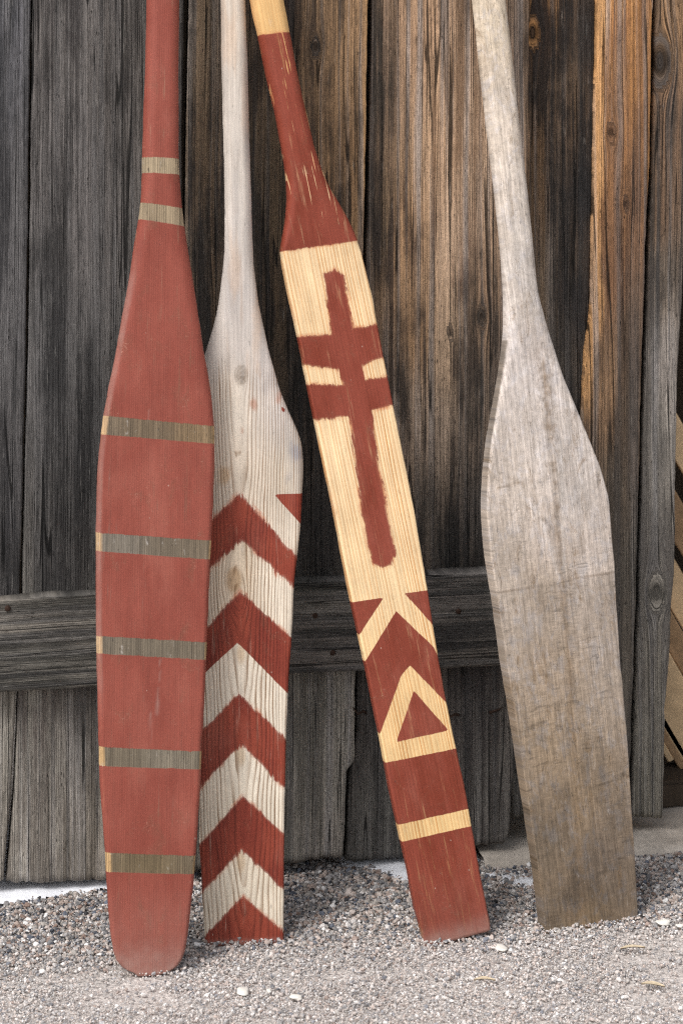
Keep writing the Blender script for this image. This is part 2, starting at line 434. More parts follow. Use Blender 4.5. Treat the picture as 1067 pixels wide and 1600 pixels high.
    nr, nc = A.shape
    Ss, Zs = (Q, A) if horizontal else (A, Q)
    P = W0[None] + Ss.ravel()[:, None] * WT[None] + D.ravel()[:, None] * WN[None]
    P[:, 2] = Zs.ravel()
    idx = np.arange(npx).reshape(nr, nc)
    front = np.stack([idx[:-1, :-1], idx[1:, :-1], idx[1:, 1:], idx[:-1, 1:]], -1).reshape(-1, 4)
    # sides, end and back
    border = {'l': idx[:, 0], 'r': idx[:, -1], 'b': idx[-1, :], 't': idx[0, :]}
    V = [P]; faces = [front]; src = [np.arange(npx)]; off = npx; bk = {}
    for k, ii in border.items():
        pb = P[ii] - WN * thick
        V.append(pb); src.append(ii); jj = np.arange(len(ii)) + off; bk[k] = jj; off += len(ii)
        q = np.stack([ii[:-1], ii[1:], jj[1:], jj[:-1]], -1)
        faces.append(q if k in ('r', 't') else q[:, ::-1])
    q = np.stack([bk['l'][:-1], bk['r'][:-1], bk['r'][1:], bk['l'][1:]], -1); faces.append(q)
    if horizontal: faces = [x[:, ::-1] for x in faces]
    V = np.concatenate(V); src = np.concatenate(src)
    gc = np.stack([ga.ravel()[src], fQ[src], np.full(len(src), seed * 3.71)], -1)
    gc[npx:, 2] += 0.02
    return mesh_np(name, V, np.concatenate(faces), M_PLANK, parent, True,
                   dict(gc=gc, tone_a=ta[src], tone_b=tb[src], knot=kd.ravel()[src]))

def lin_edge(pts):
    return pts

# ---- the grey door leaf
door = empty('plank_door', tuple(W0)); door.location = (0, 0, 0)
tag(door, 'weathered grey plank door with a low horizontal rail behind the paddles', 'door')
E1R = [(48, 0), (41, 540), (31, 930), (25, 1090), (17, 1240), (6, 1370)]
E2L = [(51, 0), (44, 540), (34, 930), (28, 1090), (22, 1240), (10, 1375)]
E2R = [(288, 0), (284, 340), (281, 700), (278, 1100), (276, 1360)]
E3L = [(296, 0), (290, 340), (286, 700), (283, 1100), (281, 1360)]
E3R = [(575, 0), (572, 200), (567, 400), (560, 800), (556, 1030), (554, 1190), (542, 1204), (536, 1345)]
E4L = [(581, 0), (578, 200), (572, 400), (565, 800), (560, 1030), (557, 1150), (546, 1215), (541, 1345)]
E4R = [(828, 0), (826, 300), (822, 600), (816, 900), (808, 1100), (803, 1220), (797, 1300), (788, 1322)]
plank('board', door, [(-150, 0), (-175, 1370)], E1R, [(-175, 1386), (6, 1380)], 2.12,
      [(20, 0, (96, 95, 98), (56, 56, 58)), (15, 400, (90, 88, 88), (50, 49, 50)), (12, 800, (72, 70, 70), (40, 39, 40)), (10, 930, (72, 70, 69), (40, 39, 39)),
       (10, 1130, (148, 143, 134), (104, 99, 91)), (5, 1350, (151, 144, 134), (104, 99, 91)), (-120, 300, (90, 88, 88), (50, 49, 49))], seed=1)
plank('board', door, E2L, E2R, [(8, 1381), (60, 1382), (150, 1378), (285, 1362)], 2.14,
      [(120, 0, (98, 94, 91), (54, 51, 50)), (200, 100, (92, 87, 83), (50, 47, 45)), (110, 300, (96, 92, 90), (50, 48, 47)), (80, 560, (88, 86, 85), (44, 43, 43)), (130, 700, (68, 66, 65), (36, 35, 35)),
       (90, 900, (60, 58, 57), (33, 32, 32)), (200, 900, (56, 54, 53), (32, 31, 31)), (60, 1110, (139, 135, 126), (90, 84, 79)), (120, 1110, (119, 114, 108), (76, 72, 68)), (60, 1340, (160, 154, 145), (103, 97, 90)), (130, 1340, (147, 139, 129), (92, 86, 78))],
      seed=2, end_rag=0.006)
plank('board', door, E3L, E3R, [(281, 1364), (440, 1354), (490, 1347), (505, 1343), (537, 1343)], 2.12,
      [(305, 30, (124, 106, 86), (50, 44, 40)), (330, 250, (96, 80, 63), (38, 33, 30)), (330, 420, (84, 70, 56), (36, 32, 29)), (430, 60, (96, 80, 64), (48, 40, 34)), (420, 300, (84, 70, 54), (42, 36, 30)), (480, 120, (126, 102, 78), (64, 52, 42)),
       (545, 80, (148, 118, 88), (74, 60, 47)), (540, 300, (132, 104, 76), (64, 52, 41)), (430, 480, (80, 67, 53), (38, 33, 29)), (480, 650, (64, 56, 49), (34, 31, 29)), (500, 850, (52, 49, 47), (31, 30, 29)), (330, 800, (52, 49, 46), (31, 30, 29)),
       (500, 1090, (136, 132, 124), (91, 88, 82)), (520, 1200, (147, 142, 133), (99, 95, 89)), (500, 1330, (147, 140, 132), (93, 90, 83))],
      seed=3, knots=[(493, 72, 0.007)], edges=[('r', 0.0065, -200, 420, (176, 140, 100), 0.9)], d=0.004)
plank('board', door, E4L, E4R, [(541, 1350), (600, 1346), (690, 1330), (745, 1325), (787, 1322), (800, 1314)], 2.15,
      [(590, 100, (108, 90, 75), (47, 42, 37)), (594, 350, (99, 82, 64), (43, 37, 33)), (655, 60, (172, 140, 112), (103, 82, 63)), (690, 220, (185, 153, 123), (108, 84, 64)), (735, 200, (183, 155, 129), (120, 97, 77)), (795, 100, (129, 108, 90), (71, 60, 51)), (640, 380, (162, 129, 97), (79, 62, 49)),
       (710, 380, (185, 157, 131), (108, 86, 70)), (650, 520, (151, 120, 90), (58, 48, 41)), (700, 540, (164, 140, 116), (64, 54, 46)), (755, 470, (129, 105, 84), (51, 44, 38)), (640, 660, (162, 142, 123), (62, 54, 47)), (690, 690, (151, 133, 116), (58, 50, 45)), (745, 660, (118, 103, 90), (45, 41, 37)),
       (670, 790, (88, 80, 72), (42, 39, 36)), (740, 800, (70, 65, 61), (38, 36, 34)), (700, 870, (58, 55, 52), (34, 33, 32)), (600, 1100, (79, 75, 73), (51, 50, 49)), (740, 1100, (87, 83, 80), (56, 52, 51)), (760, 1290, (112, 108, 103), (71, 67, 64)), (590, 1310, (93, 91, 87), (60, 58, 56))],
      seed=4, knots=[(752, 495, 0.006), (704, 520, 0.004)], end_rag=0.006, d=-0.003)
xx = -175
for k in range(3):                                        # the leaf goes on to the left of the picture
    w = (205, 250, 225)[k]
    plank('board', door, [(xx + 22 - w, 0), (xx - w, 1370)], [(xx + 20, 0), (xx - 5, 1370)], [(xx - w, 1396 + 12 * k), (xx, 1388 + 12 * k)], 2.12,
          [(xx - 100, 300, (90, 88, 87), (50, 49, 49)), (xx - 100, 850, (68, 66, 65), (38, 37, 37)), (xx - 100, 1200, (136, 131, 122), (92, 88, 80))], seed=21 + k, step=(0.006, 0.012))
    xx -= w
plank('rail', door, [(-860, 1136), (-60, 1089), (0, 1084), (160, 1074), (470, 1053), (640, 1046), (800, 1040)],
      [(-860, 984), (-60, 944), (0, 940), (160, 930), (470, 910), (640, 902), (800, 891)], [(806, 1040), (802, 960), (804, 890)], wall_sz(-850, 1000, 0.03)[0],
      [(0, 960, (121, 115, 107), (58, 56, 52)), (60, 1030, (95, 92, 86), (49, 48, 45)), (120, 990, (107, 102, 95), (51, 49, 46)), (480, 930, (111, 107, 101), (56, 55, 51)), (520, 1000, (98, 93, 89), (52, 51, 49)), (720, 920, (98, 93, 89), (50, 49, 47)), (740, 1010, (88, 83, 78), (50, 48, 47)), (-500, 1020, (107, 102, 95), (53, 51, 49))],
      d=0.034, thick=0.030, horizontal=True, seed=8, step=(0.0028, 0.007), wob=0.0025)

def tube(path, radii, seg=8):
    path = np.asarray(path, float); n = len(path); V = []; Fc = []
    up = np.array([0.12, 0.3, 0.95])
    for i in range(n):
        t = path[min(i + 1, n - 1)] - path[max(i - 1, 0)]; t /= np.linalg.norm(t)
        a = np.cross(t, up); a /= np.linalg.norm(a); b = np.cross(t, a)
        for k in range(seg):
            w = 2 * math.pi * k / seg
            V.append(path[i] + radii[i] * (math.cos(w) * a + math.sin(w) * b))
    for i in range(n - 1):
        for k in range(seg):
            Fc.append((i * seg + k, i * seg + (k + 1) % seg, (i + 1) * seg + (k + 1) % seg, (i + 1) * seg + k))
    Fc.append(tuple(range(seg))[::-1]); Fc.append(tuple((n - 1) * seg + k for k in range(seg)))
    return V, Fc

def wall_pt(u, v, d):
    s, z = wall_sz(u, v, d); p = W0 + WT * s + WN * d; return np.array([p[0], p[1], z])

for (u, v, du) in ((766, 1113, 1), (716, 1117, -1), (571, 1113, -1)):     # clinched nail points under the rail
    pts = [wall_pt(u, v, -0.004), wall_pt(u, v + 1, 0.004), wall_pt(u + 4 * du, v - 1, 0.009), wall_pt(u + 12 * du, v - 6 * du * 0.5, 0.010), wall_pt(u + 20 * du, v - 8, 0.006)]
    V, Fc = tube(pts, [0.0022, 0.0022, 0.0021, 0.0018, 0.0007])
    mesh_np('bent_nail', V, Fc, M_IRON, door)
def nail_head(u, v, d, parent, r=0.0042):
    c = wall_pt(u, v, d)
    V, Fc = tube([c - WN * 0.01, c, c + WN * 0.0012, c + WN * 0.002], [r, r, r * 0.95, r * 0.6], 10)
    mesh_np('nail_head', V, Fc, M_IRON, parent)
for (u, v) in ((12, 951), (492, 962), (716, 955), (520, 1020)):
    nail_head(u, v, 0.0335, door)

# ---- the brown wall planks to the right of the door
wall = empty('plank_wall')
tag(wall, 'brown and dark upright wall planks with orange worn edges right of the grey door', 'wall')
plank('board', wall, [(814, 0), (810, 600), (795, 1280)], [(930, 0), (920, 500), (906, 650), (896, 1280)], [(795, 1280), (896, 1280)], 2.3,
      [(848, 40, (158, 116, 74), (50, 40, 34)), (850, 170, (128, 100, 72), (42, 35, 30)), (845, 300, (116, 92, 68), (42, 36, 31)), (875, 110, (120, 98, 76), (44, 37, 32)), (915, 60, (48, 44, 42), (33, 31, 30)), (912, 300, (44, 42, 42), (32, 31, 31)), (862, 430, (116, 98, 78), (50, 43, 38)), (905, 480, (48, 45, 44), (34, 33, 33)),
       (880, 600, (78, 71, 64), (42, 39, 37)), (880, 700, (80, 74, 68), (44, 41, 39)), (850, 1240, (116, 111, 103), (76, 72, 67))], d=-0.046, seed=5, knots=[(832, 50, 0.010)], wob=0.002)
plank('board', wall, [(934, 0), (926, 480), (916, 545), (908, 700), (899, 1280)], [(1021, 0), (1015, 260), (1006, 530), (996, 900), (983, 1280)], [(899, 1283), (983, 1283)], 2.3,
      [(965, 0, (178, 130, 82), (132, 92, 58)), (990, 120, (160, 115, 73), (114, 82, 56)), (960, 220, (148, 106, 70), (102, 74, 53)), (990, 300, (122, 90, 65), (84, 63, 49)), (960, 420, (120, 88, 64), (80, 60, 47)), (990, 520, (110, 88, 70), (70, 58, 48)), (950, 620, (146, 115, 86), (84, 68, 55)), (985, 650, (112, 94, 77), (70, 60, 51)),
       (960, 760, (102, 90, 77), (64, 57, 50)), (980, 900, (98, 91, 82), (66, 61, 55)), (960, 1100, (96, 90, 82), (66, 61, 56)), (975, 1250, (98, 93, 86), (68, 64, 59))], d=-0.030, seed=6, knots=[(955, 207, 0.006), (978, 318, 0.004)],
      edges=[('l', 0.019, -100, 640, (206, 158, 108), 0.9), ('r', 0.004, -100, 280, (198, 146, 92), 0.9)], wob=0.002)
plank('board', wall, [(1024, 0), (1018, 260), (1009, 530), (999, 900), (985, 1280)], [(1092, 0), (1070, 400), (1058, 600), (1053, 900), (1050, 950), (1045, 1050), (1039, 1110), (1035, 1280)], [(985, 1279), (1035, 1281)], 2.3,
      [(1040, 40, (145, 114, 84), (88, 71, 55)), (1045, 200, (119, 94, 74), (68, 57, 48)), (1030, 330, (106, 84, 66), (57, 49, 42)), (1030, 450, (110, 98, 85), (61, 55, 50)), (1035, 560, (155, 146, 138), (92, 87, 82)), (1030, 700, (132, 126, 118), (86, 82, 77)), (1025, 900, (123, 118, 110), (80, 76, 72)), (1020, 1080, (121, 116, 107), (80, 75, 70)), (1010, 1240, (123, 118, 108), (84, 80, 73))],
      d=-0.040, seed=7, knots=[(1031, 95, 0.017), (1026, 926, 0.0125)], wob=0.002)
xx = 1430
for k in range(3):
    w = (150, 180, 165)[k]
    plank('board', wall, [(xx, 0), (xx - 30, 1270)], [(xx + w - 5, 0), (xx + w - 34, 1270)], [(xx - 30, 1262), (xx + w, 1262)], 2.3,
          [(xx + 60, 300, (110, 90, 70), (60, 50, 42)), (xx + 60, 900, (100, 92, 84), (64, 59, 54))], seed=31 + k, step=(0.007, 0.014), d=-0.04)
    xx += w

# ---- dark inside of the shed
shed = empty('shed_interior'); tag(shed, 'dark board lining inside the shed beyond the plank wall', 'shed')
def slab_box(name, c, half, mat, parent, rotz=0.0, bev=0.004):
    bm = bmesh.new(); bmesh.ops.create_cube(bm, size=2)
    bmesh.ops.scale(bm, vec=half, verts=bm.verts)
    bmesh.ops.bevel(bm, geom=bm.edges[:], offset=bev, segments=2, affect='EDGES')
    me = bpy.data.meshes.new(name); bm.to_mesh(me); bm.free(); me.materials.append(mat)
    o = bpy.data.objects.new(name, me); COL.objects.link(o); o.location = c; o.rotation_euler = (0, 0, rotz)
    if parent: o.parent = parent
    return o
for k in range(16):                                        # back boards
    p = W0 + WT * (-0.85 + k * 0.19) - WN * 1.25
    slab_box('back_board', (p[0], p[1], 1.15), (0.093, 0.012, 1.15), M_DARK, shed, WALL_A)
for s_ in (-1.0, 2.25):
    p = W0 + WT * s_ - WN * 0.68
    slab_box('side_board', (p[0], p[1], 1.15), (0.012, 0.56, 1.15), M_DARK, shed, WALL_A)
p = W0 + WT * 0.62 - WN * 0.66
slab_box('roof_board', (p[0], p[1], 2.33), (1.7, 0.66, 0.015), M_DARK, shed, WALL_A)
p = wall_pt(1000, 1200, -0.36)
slab_box('post', (p[0] - 0.02, p[1], 0.72), (0.045, 0.04, 0.70), M_DARK, shed, WALL_A)

# stone sill under the wall and floor of the shed
def build_sill():
    nx, ny = 60, 44
    s = np.linspace(0.70, 2.2, nx); d = np.linspace(0.05, -0.75, ny)
    SS, DD = np.meshgrid(s, d)
    DD = DD + (0.06 * (fbm(SS * 6, 0 * SS, 301, 3) - 0.5)) * (DD > 0.02)
    Z = 0.010 + 0.012 * (fbm(SS * 9, DD * 9, 302, 4) - 0.5) + 0.004 * (fbm(SS * 40, DD * 40, 303, 3) - 0.5)
    Z = Z - 0.03 * (DD > 0.035) - 0.004 * (DD > 0.02)
    P = W0 + SS.ravel()[:, None] * WT + DD.ravel()[:, None] * WN; P[:, 2] = Z.ravel()
    i = np.arange(nx * ny).reshape(ny, nx)
    f = np.stack([i[:-1, :-1], i[1:, :-1], i[1:, 1:], i[:-1, 1:]], -1).reshape(-1, 4)
    tag(mesh_np('stone_floor', P, f[:, ::-1], M_STONE), kind='structure')
build_sill()
p = wall_pt(1060, 1270, -0.16)
th = slab_box('threshold_beam', (p[0] + 0.42, p[1] + 0.10, 0.030), (0.55, 0.045, 0.022), M_DARK, None, WALL_A, 0.006)
tag(th, 'dark low timber beam on the shed floor behind the wall planks', 'beam')

# leaning curved timbers inside
def timber(v_at, thick, light, label, ydep):
    thick *= 1.35
    y = ydep
    def pt(u, v): return np.array([(u - U0) / F * y, y, CAM_H - v / F * y])
    mid = pt(1058, v_at)
    t = np.linspace(-0.34, 1.4, 26)
    V = []; Fc = []
    zc = mid[2] - t * 0.50 - 0.05 * t * t * 0; xc = mid[0] + t * 0.30 + 0.07 * t * t
    keep = zc > 0.035; xc, zc = xc[keep], zc[keep]
    n = len(xc)
    for i in range(n):
        j0, j1 = max(i - 1, 0), min(i + 1, n - 1)
        tx, tz = xc[j1] - xc[j0], zc[j1] - zc[j0]; l = math.hypot(tx, tz); nx_, nz_ = -tz / l, tx / l
        h = thick / 2
        c = 0.002
        for (a, b) in ((-h, -0.06 + c), (-h + c, -0.06), (h - c, -0.06), (h, -0.06 + c), (h, 0.06 - c), (h - c, 0.06), (-h + c, 0.06), (-h, 0.06 - c)):
            V.append((xc[i] + nx_ * a, y + b, zc[i] + nz_ * a))
    for i in range(n - 1):
        for k in range(8):
            Fc.append((i * 8 + k, i * 8 + (k + 1) % 8, (i + 1) * 8 + (k + 1) % 8, (i + 1) * 8 + k))
    Fc.append(tuple(range(8))[::-1]); Fc.append(tuple((n - 1) * 8 + k for k in range(8)))
    o = mesh_np('curved_timber', V, Fc, M_TIMBER if light else M_TIMBER2, smooth=False)
    tag(o, label, 'timber', 'curved timbers leaning inside the shed')
for a in ((690, 0.030, True, 'pale curved timber, topmost of those leaning inside the shed', 3.74),
          (815, 0.032, False, 'brown curved timber, second from the top inside the shed', 3.72),
          (925, 0.034, True, 'tan curved timber level with the dark knot of the grey plank', 3.73),
          (1005, 0.026, False, 'dark brown curved timber just above the widest pale one', 3.71),
          (1105, 0.050, True, 'widest pale curved timber near the bottom inside the shed', 3.70),
          (1160, 0.009, True, 'thin curved slat right under the widest pale timber', 3.70),
          (1180, 0.009, False, 'thin brown curved slat between two pale slats', 3.70),
          (1200, 0.008, True, 'lowest thin curved slat inside the shed', 3.70)):
    timber(*a)

# ------------------------------------------------------------------ paddles
def poly_sdf(px, py, poly):
    """positive inside"""
    poly = np.asarray(poly, float); n = len(poly)
    d2 = np.full(px.shape, 1e9); inside = np.zeros(px.shape, bool)
    for i in range(n):
        x0, y0 = poly[i]; x1, y1 = poly[(i + 1) % n]
        ex, ey = x1 - x0, y1 - y0; wx, wy = px - x0, py - y0
        t = np.clip((wx * ex + wy * ey) / (ex * ex + ey * ey + 1e-12), 0, 1)
        d2 = np.minimum(d2, (wx - ex * t) ** 2 + (wy - ey * t) ** 2)
        c = ((y0 > py) != (y1 > py)) & (px < ex * (py - y0) / (ey + 1e-12 * (ey == 0)) + x0)
        inside ^= c
    d = np.sqrt(d2)
    return np.where(inside, d, -d)

def smooth_interp(x, xp, fp, sig):
    r = np.interp(x, xp, fp)
    dx = x[1] - x[0]; k = int(max(1, 3 * sig / dx)); g = np.exp(-0.5 * (np.arange(-k, k + 1) * dx / sig) ** 2); g /= g.sum()
    pad = np.concatenate([2 * r[0] - r[1:k + 1][::-1], r, 2 * r[-1] - r[-k - 1:-1][::-1]])
    return np.convolve(pad, g, 'valid')

class Paddle:
    def __init__(s, base_uv, yaw, left, right, thick, length, mat, name_seed, sig=0.006, grip='pear', round_end=False, yaw_top=None):
        s.seed = name_seed
        b = on_ground(*base_uv); s.base = b
        th = math.radians(yaw)
        s.B = np.array([math.cos(th), math.sin(th), 0]); back = np.array([-math.sin(th), math.cos(th), 0])
        top_z = length * 0.985
        # lean until the grip's back meets the wall
        d0 = np.dot(b - W0, WN) - 0.022
        phi = math.atan2(d0 / max(0.2, -np.dot(back, WN)), top_z)
        s.Lv = np.array([0, 0, 1]) * math.cos(phi) + back * math.sin(phi)
        s.N = np.cross(s.B, s.Lv); s.N /= np.linalg.norm(s.N)
        if s.N[1] > 0: s.N = -s.N
        loc = lambda u, v: s.local_raw(u, v)
        L = np.array([loc(*p) for p in left]); R = np.array([loc(*p) for p in right])
        # axis of the paddle in its own plane
        tl = 0.5 * (L[0] + R[0]); bl = 0.5 * (L[-1] + R[-1]); ax = tl - bl; s.ang = math.atan2(ax[0], ax[1]); s.org = bl
        L = s.rot(L); R = s.rot(R)
        amin = min(L[:, 1].min(), R[:, 1].min()); s.a0 = amin
        s.len = length
        step = 0.003
        a = np.arange(amin, amin + length, step)
        o = np.argsort(L[:, 1]); bl_ = np.interp(a, L[o, 1], L[o, 0]); 
        o2 = np.argsort(R[:, 1])
        if round_end:
            bl_ = np.interp(a, L[o, 1], L[o, 0]); br_ = np.interp(a, R[o2, 1], R[o2, 0])
        bL = smooth_interp(a, L[o, 1], L[o, 0], sig); bR = smooth_interp(a, R[o2, 1], R[o2, 0], sig)
        if round_end:
            k = sstep(0.02, 0.05, a - amin); bL = bl_ * (1 - k) + bL * k; bR = br_ * (1 - k) + bR * k
        amax_seen = min(L[:, 1].max(), R[:, 1].max())
        c = 0.5 * (bL + bR); w = 0.5 * (bR - bL)
        e = a > amax_seen - 0.02; i0 = np.argmax(e)
        c[e] = c[i0] + (a[e] - a[i0]) * 0.0; w[e] = w[i0]
        s.a, s.c, s.w, s.w_shaft = a, c, w, w[i0]
        # hand grip at the top
        u = (a - (a[-1] - 0.13)) / 0.13; g = np.clip(u, 0, 1)
        s.w = s.w * (1 + 0.75 * sstep(0, 0.7, g)); s.w = s.w * np.sqrt(np.clip(1 - np.clip((g - 0.72) / 0.285, 0, 1) ** 2.4, 0.02, 1))
        tv = np.array([[s.rot(np.array([loc(U0, v)]))[0][1], t_, rx, ry] for v, t_, rx, ry in thick]); tv = tv[np.argsort(tv[:, 0])]
        s.t = smooth_interp(a, tv[:, 0], tv[:, 1], 0.008); s.rx = np.interp(a, tv[:, 0], tv[:, 2]); s.ry = np.interp(a, tv[:, 0], tv[:, 3])
        s.t = s.t * np.sqrt(np.clip(1 - np.clip((g - 0.72) / 0.285, 0, 1) ** 2.4, 0.05, 1)); s.crown = 0.0
    def local_raw(s, u, v):
        p = on_plane(u, v, s.base, s.N) - s.base
        return np.array([np.dot(p, s.B), np.dot(p, s.Lv)])
    def rot(s, P):
        P = np.atleast_2d(P) - s.org; ca, sa = math.cos(s.ang), math.sin(s.ang)
        return np.stack([P[:, 0] * ca - P[:, 1] * sa, P[:, 0] * sa + P[:, 1] * ca], -1)
    def loc(s, u, v):
        return s.rot(np.array([s.local_raw(u, v)]))[0]
    def world(s, b, a, n):
        ca, sa = math.cos(s.ang), math.sin(s.ang)
        x = b * ca + a * sa + s.org[0]; y = -b * sa + a * ca + s.org[1]
        return s.base[None] + x[:, None] * s.B[None] + y[:, None] * s.Lv[None] + n[:, None] * s.N[None]
    def build(s, thing, neck_v, mat, style, nf=60, nb=20, nar=9):
        rows = len(s.a)
        q = np.linspace(-1, 1, nf); qb = np.linspace(1, -1, nb)
        ar = np.linspace(0, math.pi / 2, nar)
        B = []; Nn = []
        for i in range(rows):
            w, t = s.w[i], s.t[i]; rx = min(s.rx[i], 0.9 * w); ry = min(s.ry[i], t)
            fx = q * (w - rx); cr = s.crown * (1 - (q) ** 2)
            # front (left to right), right corner, right side, back
            xs = np.concatenate([fx, (w - rx) + rx * np.sin(ar[1:]), (w - rx) + rx * np.sin(ar[::-1][:-1]),
                                 qb * (w - rx), -(w - rx) - rx * np.sin(ar[1:]), -(w - rx) - rx * np.sin(ar[::-1][:-1])])
            ys = np.concatenate([np.full(nf, t) + cr, (t - ry) + ry * np.cos(ar[1:]), -(t - ry) - ry * np.cos(ar[::-1][:-1]),
                                 np.full(nb, -t), -(t - ry) - ry * np.cos(ar[1:]), (t - ry) + ry * np.cos(ar[::-1][:-1])])
            B.append(xs + s.c[i]); Nn.append(ys)
        B = np.array(B); Nn = np.array(Nn); A = np.repeat(s.a[:, None], B.shape[1], 1)
        # hand-shaped, not machined
        B = B + 0.0006 * (fbm(A * 25, A * 0, s.seed, 3) - 0.5) + (np.abs(B - s.c[:, None]) / np.maximum(s.w[:, None], 1e-4)) ** 6 * 0.0008 * (fbm(A * 60, np.sign(B - s.c[:, None]) * 7, s.seed + 3, 3) - 0.5)
        Nn = Nn + 0.0012 * (fbm(A * 14, B * 30, s.seed + 1, 3) - 0.5)
        m = B.shape[1]; idx = np.arange(rows * m).reshape(rows, m)
        nx = np.roll(idx, -1, 1)
        quads = np.stack([idx[:-1], nx[:-1], nx[1:], idx[1:]], -1)       # rows-1, m, 4
        fb, fa, fn = B.ravel(), A.ravel(), Nn.ravel()
        # bottom cap: a slightly inset ring and a centre
        P = s.world(fb, fa, fn)
        cap_b = (B[0] - s.c[0]) * 0.94 + s.c[0]; cap = s.world(cap_b, np.full(m, s.a[0] - 0.0015), Nn[0] * 0.75)
        P = np.concatenate([P, cap, cap.mean(0)[None], P[idx[-1]].mean(0)[None]])
        src = np.concatenate([np.arange(rows * m), idx[0], [idx[0, 0]], [idx[-1, 0]]])
        ci = rows * m + np.arange(m); cc = rows * m + m
        cap_f = [tuple(x) for x in np.stack([ci, np.roll(ci, -1), np.roll(idx[0], -1), idx[0]], -1).tolist()]
        cap_f += [(int(cc), int(np.roll(ci, -1)[k]), int(ci[k])) for k in range(m)]
        top_f = [(int(cc + 1), int(idx[-1, k]), int(nx[-1, k])) for k in range(m)]
        s.side = sstep(0.80, 0.55, np.abs(fn) / np.repeat(s.t, m))
        at = style(s, fb, fa)
        at = {k: np.asarray(v)[src] for k, v in at.items()}
        an = s.loc(U0, neck_v)[1]; ineck = int(np.searchsorted(s.a, an)); igrip = int(np.searchsorted(s.a, s.a[-1] - 0.13))
        groups = [('blade', cap_f + quads[:ineck].reshape(-1, 4).tolist()), ('shaft', quads[ineck:igrip].reshape(-1, 4).tolist()),
                  ('grip', quads[igrip:].reshape(-1, 4).tolist() + top_f)]
        tmp = bpy.data.meshes.new('tmp'); tmp.from_pydata(P.tolist(), [], sum([g[1] for g in groups], [])); tmp.update()
        nrm = np.zeros(len(P) * 3, np.float32); tmp.vertices.foreach_get('normal', nrm); nrm = nrm.reshape(-1, 3)
        mid = rows // 3; flip = np.dot(nrm[idx[mid, nf // 2]], s.N) < 0
        bpy.data.meshes.remove(tmp)
        if flip: nrm = -nrm
        for nm, fc in groups:
            if flip: fc = [tuple(f)[::-1] for f in fc]
            used = np.unique(np.concatenate([np.array(f) for f in fc])); mp = np.full(len(P), -1); mp[used] = np.arange(len(used))
            fc = [tuple(int(mp[k]) for k in f) for f in fc]
            o = mesh_np(nm, P[used], fc, mat, thing, True, {k: v[used] for k, v in at.items()})
            o.data.normals_split_custom_set_from_vertices(nrm[used].tolist())

def tones_at(s, fb, fa, table, kx=2.0):
    pts = [tuple(s.loc(u, v)) for u, v, _ in table]
    return idw(fb, fa, pts, [S(c) for _, _, c in table], kx)

def P2L(s, pts): return [tuple(s.loc(u, v)) for u, v in pts]

# ---- 1: red paddle with bare bands
RED1_L = [(229, 0), (227, 100), (224, 180), (222, 245), (221, 290), (219, 319), (216, 344), (210, 379), (200.5, 443), (188, 507), (180, 555), (170, 602), (161.7, 647), (157.5, 676), (152, 730), (149.6, 831), (149.6, 873), (150, 994), (152.7, 1102), (154, 1166), (156, 1230), (164.5, 1333), (165.5, 1364), (168.5, 1414), (173, 1465), (177, 1488), (182, 1501), (190, 1511), (201, 1518), (212, 1521)]
RED1_R = [(280, 0), (279, 100), (279, 220), (280, 271), (284, 319), (287, 344), (292, 379), (302, 443), (312, 507), (319, 555), (328, 602), (333, 647), (335, 676), (335, 730), (331, 831), (328, 873), (323.6, 994), (319, 1102), (315, 1166), (313, 1230), (306, 1333), (303.6, 1364), (298.6, 1414), (292.5, 1465), (289, 1486), (284, 1500), (276, 1511), (265, 1518), (252, 1522)]
t1 = empty('canoe_paddle'); tag(t1, 'red painted paddle with bare grey bands and rounded tip, leftmost at the door', 'paddle', None)
pd = Paddle((232, 1522), 9, RED1_L, RED1_R, [(-700, 0.015, 0.014, 0.014), (0, 0.0165, 0.016, 0.0155), (250, 0.017, 0.017, 0.016), (340, 0.017, 0.018, 0.016), (450, 0.013, 0.016, 0.0115), (650, 0.0105, 0.010, 0.009), (900, 0.0095, 0.0065, 0.008), (1450, 0.0085, 0.006, 0.007), (1525, 0.0055, 0.005, 0.0045)], 1.62, None, 11, round_end=True)
